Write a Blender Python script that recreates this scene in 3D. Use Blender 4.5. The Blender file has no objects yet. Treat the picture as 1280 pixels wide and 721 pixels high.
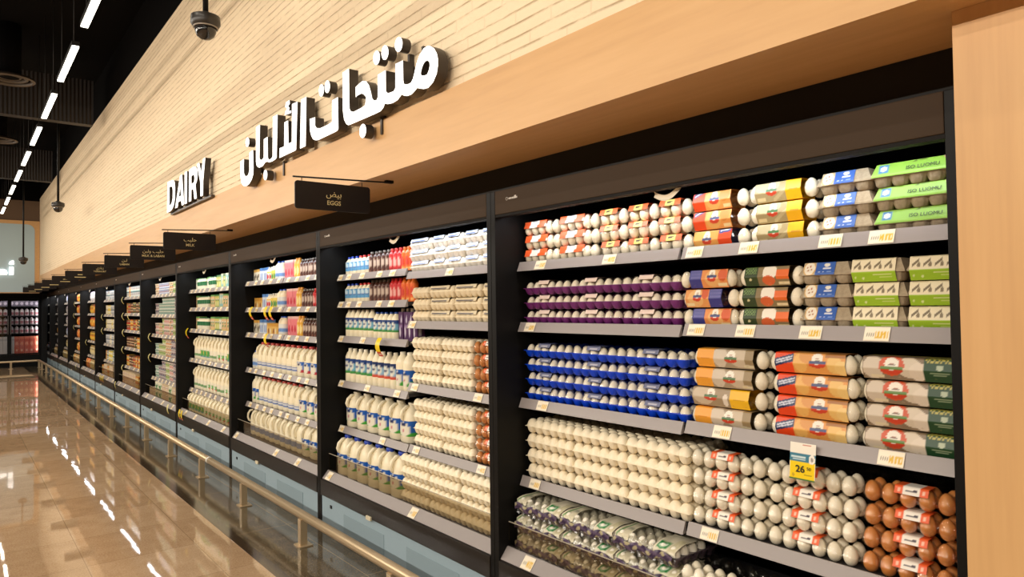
import bpy, bmesh, math, random
from mathutils import Vector, Matrix
R = random.Random(7)
S = bpy.context.scene
COL = S.collection
# ------------------------------------------------------------------ camera
FOC = 870.0
TH, PI_, RO = 0.67249099, 0.02440787, -0.01320373
fw = Vector((math.sin(TH)*math.cos(PI_), math.cos(TH)*math.cos(PI_), math.sin(PI_)))
rt0 = Vector((math.cos(TH), -math.sin(TH), 0.0))
up0 = rt0.cross(fw)
rt = rt0*math.cos(RO) + up0*math.sin(RO)
up = -rt0*math.sin(RO) + up0*math.cos(RO)
cd = bpy.data.cameras.new('camera'); cam = bpy.data.objects.new('camera', cd); COL.objects.link(cam)
cd.sensor_width = 36.0; cd.lens = FOC/1280.0*36.0; cd.clip_start = 0.05; cd.clip_end = 200
cam.matrix_world = Matrix(((rt.x, up.x, -fw.x, 0.0), (rt.y, up.y, -fw.y, 0.0), (rt.z, up.z, -fw.z, 1.5), (0, 0, 0, 1)))
S.camera = cam
# ------------------------------------------------------------------ world and exposure
S.view_settings.view_transform = 'Standard'
S.view_settings.look = 'None'
S.view_settings.gamma = 1.0
S.view_settings.use_curve_mapping = False
S.view_settings.exposure = -0.27
S.cycles.transparent_max_bounces = 14
S.cycles.max_bounces = 8
W = bpy.data.worlds.new('store_air'); S.world = W; W.use_nodes = True
W.node_tree.nodes['Background'].inputs[0].default_value = (1.0, 0.86, 0.68, 1)
W.node_tree.nodes['Background'].inputs[1].default_value = 0.03

WARM = (1.0, 0.90, 0.77)
COOL = (0.92, 0.96, 1.0)
def area(name, loc, sx, sy, power, color, direction, spread=math.pi):
    l = bpy.data.lights.new(name, 'AREA'); l.shape = 'RECTANGLE'; l.size = sx; l.size_y = sy
    l.energy = power; l.color = color; l.spread = spread
    o = bpy.data.objects.new(name, l); COL.objects.link(o)
    o.location = loc
    o.rotation_euler = Vector(direction).to_track_quat('-Z', 'Y').to_euler()
    return o
# linear ceiling luminaires (three rows) and the lamps inside the fridge canopies
ROWS = [0.78, -0.50, -1.80, -4.6]
LIGHT_Z = 3.80
ROW_Z = [3.80, 3.15, 3.20, 3.80]
LAMPS = [-4.17 + 1.67*i for i in range(15)]
P_ROW, P_CANOPY = [3.0, 5.2, 15.5, 70.0], 2.3
TILT = [0, 60, 60, 30]          # the rows farther from the wall are wall-washers, turned towards it
for rx, pw, tl, rz_ in zip(ROWS, P_ROW, TILT, ROW_Z):
    for i, y in enumerate(LAMPS):
        a = area('ceiling_lamp_light', (rx, y, rz_-0.035), 0.045, 1.12, pw, WARM, (0, 0, -1))
        a.rotation_euler = (0, -math.radians(tl), 0)
        if tl: a.location = (rx+0.035*math.sin(math.radians(tl)), y, rz_-0.035*math.cos(math.radians(tl)))
NB = 12
D0 = 1.948
def bay_y(k): return 0.6 + 2.0*(k-1)
for k in range(1, NB+1):
    a = area('canopy_lamp_light', (2.035, bay_y(k)+1.0, 1.925), 0.04, 1.8, P_CANOPY*(1.2 if k < 8 else 2.6), COOL, (0.35, 0, -1))
    a.rotation_euler = (0, math.radians(-18), 0)

# ------------------------------------------------------------------ materials
def lin(c):
    return tuple(((x/255.0)/12.92 if x/255.0 <= 0.04045 else ((x/255.0+0.055)/1.055)**2.4) for x in c)
def mat(name, rgb, rough=0.5, metal=0.0, spec=0.5, emit=None, es=0.0, coat=0.0, alpha=None):
    m = bpy.data.materials.new(name); m.use_nodes = True
    b = m.node_tree.nodes['Principled BSDF']
    b.inputs['Base Color'].default_value = (*lin(rgb), 1)
    b.inputs['Roughness'].default_value = rough; b.inputs['Metallic'].default_value = metal
    b.inputs['Specular IOR Level'].default_value = spec
    if coat: b.inputs['Coat Weight'].default_value = coat; b.inputs['Coat Roughness'].default_value = 0.15
    if emit: b.inputs['Emission Color'].default_value = (*lin(emit), 1); b.inputs['Emission Strength'].default_value = es
    return m
def N(m, t, **kw):
    n = m.node_tree.nodes.new(t)
    for k, v in kw.items(): setattr(n, k, v)
    return n
def lk(m, a, b): m.node_tree.links.new(a, b)
def bsdf(m): return m.node_tree.nodes['Principled BSDF']
def obj_coord(m): return N(m, 'ShaderNodeTexCoord').outputs['Object']
def ramp(m, fac, stops):
    r = N(m, 'ShaderNodeValToRGB'); el = r.color_ramp.elements
    while len(el) < len(stops): el.new(0.5)
    for e, (p, c) in zip(el, stops): e.position = p; e.color = (*lin(c), 1)
    lk(m, fac, r.inputs[0]); return r.outputs[0]
def noise(m, vec, scale, detail=3, rough=0.5):
    n = N(m, 'ShaderNodeTexNoise'); n.inputs['Scale'].default_value = scale; n.inputs['Detail'].default_value = detail
    n.inputs['Roughness'].default_value = rough; lk(m, vec, n.inputs['Vector']); return n.outputs['Fac']
def mapping(m, vec, scale=(1, 1, 1), rot=(0, 0, 0), loc=(0, 0, 0)):
    n = N(m, 'ShaderNodeMapping'); n.inputs['Scale'].default_value = scale; n.inputs['Rotation'].default_value = rot; n.inputs['Location'].default_value = loc
    lk(m, vec, n.inputs['Vector']); return n.outputs[0]
def bump(m, h, strength, dist=0.01):
    n = N(m, 'ShaderNodeBump'); n.inputs['Strength'].default_value = strength; n.inputs['Distance'].default_value = dist
    lk(m, h, n.inputs['Height']); lk(m, n.outputs[0], bsdf(m).inputs['Normal']); return n

# light oak, grain along one axis
def oak(name, along):
    m = mat(name, (216, 172, 118), 0.42, spec=0.35)
    sc = {'y': (30, 1.6, 22), 'z': (30, 26, 1.2)}[along]
    v = mapping(m, obj_coord(m), sc)
    f = noise(m, v, 1.0, 5, 0.6)
    lk(m, ramp(m, f, [(0.25, (200, 156, 105)), (0.5, (208, 164, 111)), (0.75, (214, 171, 118))]), bsdf(m).inputs['Base Color'])
    return m
M_OAK_Y = oak('oak_long_grain', 'y'); M_OAK_Z = oak('oak_upright_grain', 'z')
# painted brick
M_BRICK = mat('cream_painted_brick', (232, 212, 180), 0.6, spec=0.25)
def _brick():
    m = M_BRICK
    c = obj_coord(m); s = N(m, 'ShaderNodeSeparateXYZ'); lk(m, c, s.inputs[0])
    def M2(op, a, b, c3=None):
        n = N(m, 'ShaderNodeMath', operation=op)
        for k, v in enumerate((a, b, c3)):
            if v is None: continue
            if isinstance(v, (int, float)): n.inputs[k].default_value = v
            else: lk(m, v, n.inputs[k])
        return n.outputs[0]
    wav = noise(m, mapping(m, c, (1, 1.2, 2.0)), 3.5, 3)
    zc = M2('MULTIPLY', M2('MULTIPLY_ADD', wav, 0.008, s.outputs['Z']), 1/0.048)
    fr = M2('FRACT', zc, 0.0); rowid = M2('FLOOR', zc, 0.0)
    edge = M2('MULTIPLY', M2('ABSOLUTE', M2('SUBTRACT', fr, 0.5), 0.0), 2.0)
    line = N(m, 'ShaderNodeMapRange'); lk(m, edge, line.inputs[0]); line.inputs[1].default_value = 0.78; line.inputs[2].default_value = 0.97
    brk = N(m, 'ShaderNodeMapRange'); lk(m, noise(m, mapping(m, c, (1, 3.0, 14)), 2.2, 4, 0.7), brk.inputs[0]); brk.inputs[1].default_value = 0.36; brk.inputs[2].default_value = 0.58
    jt = M2('MULTIPLY', line.outputs[0], brk.outputs[0])
    # upright joints, shifted from course to course, faint
    yo = M2('FRACT', M2('MULTIPLY_ADD', s.outputs['Y'], 1/0.31, M2('MULTIPLY', rowid, 0.37)), 0.0)
    ve = N(m, 'ShaderNodeMapRange'); lk(m, M2('MULTIPLY', M2('ABSOLUTE', M2('SUBTRACT', yo, 0.5), 0.0), 2.0), ve.inputs[0]); ve.inputs[1].default_value = 0.965; ve.inputs[2].default_value = 0.995
    jt2 = M2('MAXIMUM', jt, M2('MULTIPLY', ve.outputs[0], 0.25))
    fine = noise(m, c, 60, 5, 0.7)
    h = M2('SUBTRACT', M2('MULTIPLY', fine, 0.7), jt2)
    bump(m, h, 0.75, 0.007)
    mx = N(m, 'ShaderNodeMix', data_type='RGBA'); lk(m, jt2, mx.inputs['Factor'])
    mx.inputs[6].default_value = (*lin((238, 217, 184)), 1); mx.inputs[7].default_value = (*lin((204, 178, 142)), 1)
    lk(m, mx.outputs[2], bsdf(m).inputs['Base Color'])
_brick()
# polished granite floor tiles
def granite(name, c0, c1, c2, grout, tile, tile_y, rough):
    m = mat(name, c1, rough, spec=0.6)
    c = obj_coord(m)
    b = N(m, 'ShaderNodeTexBrick'); b.offset = 0.0; lk(m, c, b.inputs['Vector'])
    b.inputs['Scale'].default_value = 1.0; b.inputs['Mortar Size'].default_value = 0.0022; b.inputs['Brick Width'].default_value = tile; b.inputs['Row Height'].default_value = tile_y
    b.inputs['Color1'].default_value = (0, 0, 0, 1); b.inputs['Color2'].default_value = (1, 1, 1, 1); b.inputs['Bias'].default_value = 0.0
    f1 = noise(m, c, 95, 4, 0.8); f2 = noise(m, c, 7, 3, 0.6)
    a = N(m, 'ShaderNodeMath', operation='MULTIPLY_ADD'); lk(m, f2, a.inputs[0]); a.inputs[1].default_value = 0.35; lk(m, f1, a.inputs[2])
    a2 = N(m, 'ShaderNodeMath', operation='MULTIPLY_ADD'); lk(m, b.outputs['Color'], a2.inputs[0]); a2.inputs[1].default_value = 0.16; lk(m, a.outputs[0], a2.inputs[2])
    col = ramp(m, a2.outputs[0], [(0.42, c0), (0.72, c1), (1.0, c2)])
    mx = N(m, 'ShaderNodeMix', data_type='RGBA'); lk(m, b.outputs['Fac'], mx.inputs['Factor']); lk(m, col, mx.inputs[6]); mx.inputs[7].default_value = (*lin(grout), 1)
    lk(m, mx.outputs[2], bsdf(m).inputs['Base Color'])
    w = noise(m, c, 2.3, 2, 0.5)
    bump(m, w, 0.05, 0.02)
    return m
M_FLOOR = granite('polished_tan_granite', (142, 113, 84), (182, 150, 115), (208, 180, 146), (150, 122, 92), 0.6, 0.6, 0.028)
M_FLOOR_D = granite('polished_dark_granite', (44, 37, 28), (84, 72, 54), (128, 112, 86), (150, 126, 92), 0.6, 1.2, 0.085)
M_BLACK = mat('black_paint', (16, 15, 14), 0.55, spec=0.3)
M_CEIL = mat('black_ceiling_paint', (7, 6, 6), 0.9, spec=0.05)
M_CASE = mat('black_fridge_enamel', (13, 12, 11), 0.5, spec=0.2)
M_CASE_IN = mat('black_fridge_liner', (10, 10, 11), 0.6, spec=0.25)
M_HEAD = mat('bronze_black_header', (62, 48, 34), 0.6, spec=0.15)
M_RAIL = mat('grey_price_rail', (152, 143, 139), 0.35, spec=0.4)
M_SHELF = mat('dark_grey_shelf_plate', (58, 56, 58), 0.45)
M_KICK = mat('blue_grey_kick_panel', (152, 172, 182), 0.45)
M_GRILLE = mat('perforated_blue_grey', (110, 130, 138), 0.55)
def _perf():
    m = M_GRILLE; v = N(m, 'ShaderNodeTexVoronoi'); v.inputs['Scale'].default_value = 70; v.inputs['Randomness'].default_value = 0.0
    lk(m, obj_coord(m), v.inputs['Vector'])
    lk(m, ramp(m, v.outputs['Distance'], [(0.30, (86, 100, 106)), (0.44, (138, 157, 166))]), bsdf(m).inputs['Base Color'])
_perf()
M_BRASS = mat('satin_steel_tube', (206, 182, 146), 0.34, metal=0.6)
M_WHITE = mat('white_plastic', (238, 236, 230), 0.4)
M_CREAM = mat('cream_plastic', (222, 208, 176), 0.5)
M_DARKSIGN = mat('dark_brown_sign_board', (26, 20, 18), 0.5, spec=0.3)
M_GOLD = mat('pale_gold_lettering', (214, 196, 140), 0.5)
M_LIT = mat('lit_white_acrylic', (255, 255, 255), 0.4, emit=(255, 252, 246), es=1.6)
M_RETURN = mat('dark_bronze_letter_return', (58, 50, 43), 0.4, spec=0.5)
M_LED = mat('lit_led_diffuser', (255, 255, 255), 0.4, emit=(255, 246, 226), es=7.0)
M_CANLED = mat('lit_canopy_led', (255, 255, 255), 0.4, emit=(240, 246, 255), es=5.0)
M_GUARD_EDGE = mat('clear_edge_highlight', (190, 180, 160), 0.15)  # opaque pale colour paints the highlight along the clear guard's top edge
def clear(name, tint, gloss, rough=0.08):
    m = bpy.data.materials.new(name); m.use_nodes = True; nt = m.node_tree; nt.nodes.clear()
    t = N(m, 'ShaderNodeBsdfTransparent'); t.inputs[0].default_value = (*tint, 1)
    g = N(m, 'ShaderNodeBsdfGlossy'); g.inputs['Roughness'].default_value = rough; g.inputs[0].default_value = (1, 1, 1, 1)
    f = N(m, 'ShaderNodeLayerWeight'); f.inputs[0].default_value = 0.35
    mu = N(m, 'ShaderNodeMath', operation='MULTIPLY_ADD'); lk(m, f.outputs['Facing'], mu.inputs[0]); mu.inputs[1].default_value = gloss; mu.inputs[2].default_value = 0.03
    mx = N(m, 'ShaderNodeMixShader'); lk(m, mu.outputs[0], mx.inputs[0]); lk(m, t.outputs[0], mx.inputs[1]); lk(m, g.outputs[0], mx.inputs[2])
    o = N(m, 'ShaderNodeOutputMaterial'); lk(m, mx.outputs[0], o.inputs[0]); return m
M_CLEAR = clear('clear_carton_plastic', (0.98, 0.97, 0.94), 0.26, 0.12)
M_FILM = clear('crinkled_film_wrap', (0.80, 0.80, 0.76), 0.55, 0.25)
M_GUARD = clear('smoky_guard_acrylic', (0.84, 0.81, 0.75), 0.16, 0.06)
M_GLASS = clear('freezer_door_glass', (0.9, 0.9, 0.92), 0.2, 0.03)
def egg_mat(name, a, b):
    m = mat(name, a, 0.42, spec=0.4); c = obj_coord(m)
    lk(m, ramp(m, noise(m, c, 40, 3), [(0.3, a), (0.7, b)]), bsdf(m).inputs['Base Color']); return m
M_EGG = egg_mat('white_eggshell', (246, 236, 214), (250, 243, 226))
M_EGG_B = egg_mat('brown_eggshell', (200, 122, 60), (216, 146, 82))
def pulp(name, a, b, rough=0.8, trans=0.0):
    m = mat(name, a, rough, spec=0.25); c = obj_coord(m)
    f = noise(m, c, 90, 4, 0.7)
    lk(m, ramp(m, f, [(0.3, a), (0.7, b)]), bsdf(m).inputs['Base Color']); bump(m, f, 0.12, 0.002); return m
M_PULP = pulp('grey_brown_egg_pulp', (150, 134, 110), (172, 156, 130))
M_PULP_C = pulp('cream_egg_pulp', (226, 208, 172), (238, 222, 190))
M_PULP_W = pulp('white_egg_foam', (228, 222, 208), (240, 234, 222), 0.5)
M_FROST = pulp('frosted_cream_carton', (246, 230, 196), (252, 240, 212), 0.28)
M_PURPLE = mat('purple_tray_plastic', (112, 42, 110), 0.35)
M_BLUE = mat('blue_tray_plastic', (8, 66, 212), 0.35)
M_WRAP = mat('purple_film_wrap', (88, 66, 94), 0.25)
def _wrap():
    m = M_WRAP; c = obj_coord(m)
    f = noise(m, mapping(m, c, (1, 2.2, 1)), 26, 5, 0.65)
    lk(m, ramp(m, f, [(0.30, (34, 24, 40)), (0.46, (72, 58, 66)), (0.62, (100, 84, 94)), (0.80, (190, 176, 140))]), bsdf(m).inputs['Base Color'])  # palest yellowish stop paints the highlights on the crinkled film into the colour
    bump(m, f, 0.6, 0.01)
_wrap()
M_MILK = mat('milky_white_plastic', (250, 238, 206), 0.35, spec=0.4)
def printed():
    m = mat('printed_packaging', (255, 255, 255), 0.36, spec=0.4)
    a = N(m, 'ShaderNodeAttribute', attribute_name='Col'); lk(m, a.outputs['Color'], bsdf(m).inputs['Base Color']); return m
M_PRINT = printed()
_flat = {}
def flat(rgb, rough=0.4):
    k = (tuple(rgb), rough)
    if k not in _flat: _flat[k] = mat('plastic_%02x%02x%02x' % tuple(int(v) for v in rgb), rgb, rough)
    return _flat[k]

# ------------------------------------------------------------------ mesh helpers
class MB:
    def __init__(s): s.v = []; s.f = []; s.m = []; s.mats = []; s.smooth = []; s.col = None
    def mi(s, m):
        if m not in s.mats: s.mats.append(m)
        return s.mats.index(m)
    def add(s, vs, fs, m, smooth=False):
        o = len(s.v); s.v += [tuple(v) for v in vs]; k = s.mi(m)
        for f in fs: s.f.append(tuple(o+i for i in f)); s.m.append(k); s.smooth.append(smooth)
        return s
    def box(s, x0, x1, y0, y1, z0, z1, m, b=0.0):
        if b <= 0:
            vs = [(x, y, z) for x in (x0, x1) for y in (y0, y1) for z in (z0, z1)]
            fs = [(0, 1, 3, 2), (4, 6, 7, 5), (0, 4, 5, 1), (2, 3, 7, 6), (0, 2, 6, 4), (1, 5, 7, 3)]
            return s.add(vs, fs, m)
        bm = bmesh.new(); bmesh.ops.create_cube(bm, size=1)
        for v in bm.verts: v.co = Vector(((x0+x1)/2+v.co.x*(x1-x0), (y0+y1)/2+v.co.y*(y1-y0), (z0+z1)/2+v.co.z*(z1-z0)))
        bmesh.ops.bevel(bm, geom=list(bm.edges), offset=b, segments=2, affect='EDGES', profile=0.6)
        bm.verts.index_update()
        s.add([v.co[:] for v in bm.verts], [[v.index for v in f.verts] for f in bm.faces], m); bm.free(); return s
    def prism(s, poly, axis, a, b, m, smooth=False):
        # poly: list of 2D points; axis 0/1/2 is the extrusion direction
        def P(p, t):
            return {0: (t, p[0], p[1]), 1: (p[0], t, p[1]), 2: (p[0], p[1], t)}[axis]
        n = len(poly)
        vs = [P(p, a) for p in poly]+[P(p, b) for p in poly]
        fs = [tuple(range(n)), tuple(range(2*n-1, n-1, -1))]+[(i, n+i, n+(i+1) % n, (i+1) % n) for i in range(n)]
        return s.add(vs, fs, m, smooth)
    def lathe(s, prof, m, n=16, c=(0, 0, 0), sq=0.0, sx=1.0, sy=1.0, caps=True):
        # prof: list of (r, z); sq: squareness 0..1
        vs = []
        for r, z in prof:
            for i in range(n):
                t = 2*math.pi*i/n+math.pi/n
                k = 1.0
                if sq: k = 1+sq*(1/max(abs(math.cos(t)), abs(math.sin(t)))-1)
                vs.append((c[0]+r*k*math.cos(t)*sx, c[1]+r*k*math.sin(t)*sy, c[2]+z))
        fs = [(j*n+i, j*n+(i+1) % n, (j+1)*n+(i+1) % n, (j+1)*n+i) for j in range(len(prof)-1) for i in range(n)]
        s.add(vs, fs, m, True)
        if caps:
            o = len(s.v)-len(vs)
            for ring, rev in ((0, True), (len(prof)-1, False)):
                f = [o+ring*n+i for i in range(n)]
                if rev: f.reverse()
                s.f.append(tuple(f)); s.m.append(s.mi(m)); s.smooth.append(False)
        return s
    def tube(s, pts, r, m, n=10, closed=False):
        pts = [Vector(p) for p in pts]; L = len(pts); vs = []
        ref = None
        for i, p in enumerate(pts):
            a = pts[i-1] if (i > 0 or closed) else p; b = pts[(i+1) % L] if (i < L-1 or closed) else p
            d = (b-a).normalized()
            if ref is None: ref = d.orthogonal().normalized()
            ref = (ref-d*ref.dot(d)).normalized(); e = d.cross(ref)
            rr = r[i] if isinstance(r, (list, tuple)) else r
            vs += [(p+ref*rr*math.cos(2*math.pi*k/n)+e*rr*math.sin(2*math.pi*k/n))[:] for k in range(n)]
        seg = L if closed else L-1
        fs = [(i*n+k, i*n+(k+1) % n, ((i+1) % L)*n+(k+1) % n, ((i+1) % L)*n+k) for i in range(seg) for k in range(n)]
        s.add(vs, fs, m, True)
        if not closed:
            o = len(s.v)-len(vs)
            for f in ([o+k for k in range(n)][::-1], [o+(L-1)*n+k for k in range(n)]):
                s.f.append(tuple(f)); s.m.append(s.mi(m)); s.smooth.append(False)
        return s
    def sheet(s, pos, art, nu, nv, m=None):
        m = m or M_PRINT
        if s.col is None: s.col = {}
        o = len(s.v); vs = []
        for j in range(nv+1):
            for i in range(nu+1):
                u, v = i/nu, j/nv
                s.col[o+len(vs)] = art(u, v); vs.append(pos(u, v))
        fs = [(j*(nu+1)+i, j*(nu+1)+i+1, (j+1)*(nu+1)+i+1, (j+1)*(nu+1)+i) for j in range(nv) for i in range(nu)]
        return s.add(vs, fs, m, True)
    def mesh(s, name):
        me = bpy.data.meshes.new(name); me.from_pydata(s.v, [], s.f)
        for m in s.mats: me.materials.append(m)
        me.polygons.foreach_set('material_index', s.m); me.polygons.foreach_set('use_smooth', s.smooth)
        if s.col is not None:
            a = me.color_attributes.new('Col', 'FLOAT_COLOR', 'POINT')
            buf = [1.0]*(4*len(s.v))
            for i, c in s.col.items(): buf[4*i:4*i+3] = lin(c)
            a.data.foreach_set('color', buf)
        me.update(); return me
    def build(s, name, parent=None, loc=None, rz=0.0):
        return link(name, s.mesh(name), parent, loc, rz)
def link(name, me, parent=None, loc=None, rz=0.0):
    o = bpy.data.objects.new(name, me); COL.objects.link(o)
    if parent is not None: o.parent = parent
    if loc is not None: o.location = loc
    if rz: o.rotation_euler = (0, 0, rz)
    return o
def tag(o, label, cat, group=None):
    o['label'] = label; o['category'] = cat
    if group: o['group'] = group
    return o
def struct(name, mb):
    o = mb.build(name); o['kind'] = 'structure'; return o
def thing(name, label, cat, loc=(0, 0, 0), group=None):
    o = bpy.data.objects.new(name, None); COL.objects.link(o); o.location = loc; o.empty_display_size = 0.05
    return tag(o, label, cat, group)
KIDS = {}
def copy_tree(o, parent=None):
    c = o.copy(); COL.objects.link(c)
    if parent is not None:
        c.parent = parent
    for ch in o.children: copy_tree(ch, c)
    return c
def text_mesh(name, body, size, m, depth=0.0008, bold=0.0, align='CENTER', width=1.0):
    cu = bpy.data.curves.new(name, 'FONT'); cu.body = body; cu.size = size; cu.extrude = depth; cu.offset = bold
    cu.align_x = align; cu.align_y = 'CENTER'; cu.resolution_u = 3
    o = bpy.data.objects.new(name, cu); COL.objects.link(o)
    dg = bpy.context.evaluated_depsgraph_get(); dg.update()
    me = bpy.data.meshes.new_from_object(o.evaluated_get(dg)); bpy.data.objects.remove(o); bpy.data.curves.remove(cu)
    me.name = name; me.materials.clear(); me.materials.append(m)
    if width != 1.0:
        for v in me.vertices: v.co.x *= width
    return me
# text standing on a plane that faces -X (read by someone looking along +X): text x runs to -Y, text y to +Z
FACE_X = Matrix(((0, 0, -1, 0), (-1, 0, 0, 0), (0, 1, 0, 0), (0, 0, 0, 1)))
# text on a plane that faces -Y: text x runs to +X
FACE_Y = Matrix(((1, 0, 0, 0), (0, 0, -1, 0), (0, 1, 0, 0), (0, 0, 0, 1)))
def text(name, parent, body, size, m, loc, face, **kw):
    me = text_mesh(name, body, size, m, **kw); me.transform(face); return link(name, me, parent, loc)
ORD = ['zeroth', 'first', 'second', 'third', 'fourth', 'fifth', 'sixth', 'seventh', 'eighth', 'ninth', 'tenth', 'eleventh', 'twelfth', 'thirteenth', 'fourteenth', 'fifteenth', 'sixteenth', 'seventeenth', 'eighteenth', 'nineteenth', 'twentieth', 'twenty-first', 'twenty-second', 'twenty-third', 'twenty-fourth', 'twenty-fifth']
CASE = ['', 'nearest', 'second-nearest', 'third-nearest', 'fourth-nearest', 'fifth-nearest', 'sixth-nearest', 'seventh-nearest', 'eighth-nearest', 'ninth-nearest', 'tenth-nearest', 'eleventh-nearest', 'twelfth-nearest']
# ------------------------------------------------------------------ the room
YE = 25.2
struct('floor', MB().box(-9, 1.46, -6, YE, -0.05, 0, M_FLOOR))
struct('floor_dark_border', MB().box(1.46, 3.2, -6, YE, -0.05, 0, M_FLOOR_D))
struct('trim_1', MB().box(1.40, 1.46, -6, YE, 0.0, 0.0012, mat('narrow_dark_tile_strip', (66, 52, 38), 0.1, spec=0.6)))
struct('ceiling', MB().box(-9, 3.2, -6, YE, 4.95, 5.05, M_CEIL))
struct('wall_left', MB().box(-9.1, -9, -6, YE, 0, 5, mat('brown_store_wall', (70, 56, 44), 0.8)))
struct('wall_front', MB().box(-9, 3.2, -6.1, -6, 0, 5, mat('brown_store_wall_behind', (70, 56, 44), 0.8)))
struct('wall_back', MB().box(-9, 3.2, YE, YE+0.1, 0, 5, M_BLACK))
struct('wall_right', MB().box(1.612, 1.75, -3, 21.2, 2.404, 4.36, M_BRICK))
struct('wall_right_top', MB().box(1.612, 1.75, -3, YE, 4.36, 4.95, M_CEIL))
struct('wall_right_behind', MB().box(2.9, 3.0, -6, YE, 0, 4.95, M_BLACK))
# oak fascia over the fridges: front board and soffit
struct('trim_2', MB().box(1.595, 1.625, -3, 21.2, 2.138, 2.404, M_OAK_Y).box(1.6251, 2.0, -3, 21.2, 2.138, 2.160, M_OAK_Y))
struct('trim_3', MB().box(1.965, 2.0, 0.585, YE, 2.032, 2.1375, M_BLACK))
struct('trim_4', MB().box(1.72, 2.88, -3, 0.583, 0, 2.1375, M_OAK_Z))
# bulkhead across the far end
bh = MB().box(-9, 1.611, 21.2, 21.3, 1.96, 4.29, mat('brown_bulkhead', (96, 74, 54), 0.7))
struct('wall_back_bulkhead', bh)
struct('wall_back_bulkhead_top', MB().box(-9, 1.611, 21.2, 21.3, 4.29, 4.95, M_CEIL))
def rrect(x0, x1, z0, z1, r, n=6, corners=(1, 1, 1, 1)):
    pts = []
    for (cx, cz, a0, k) in ((x1-r, z1-r, 0, corners[0]), (x0+r, z1-r, 90, corners[1]), (x0+r, z0+r, 180, corners[2]), (x1-r, z0+r, 270, corners[3])):
        if k:
            pts += [(cx+r*math.cos(math.radians(a0+90*i/n)), cz+r*math.sin(math.radians(a0+90*i/n))) for i in range(n+1)]
        else:
            pts.append((cx+(r if a0 in (0, 270) else -r), cz+(r if a0 in (0, 90) else -r)))
    return pts
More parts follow.
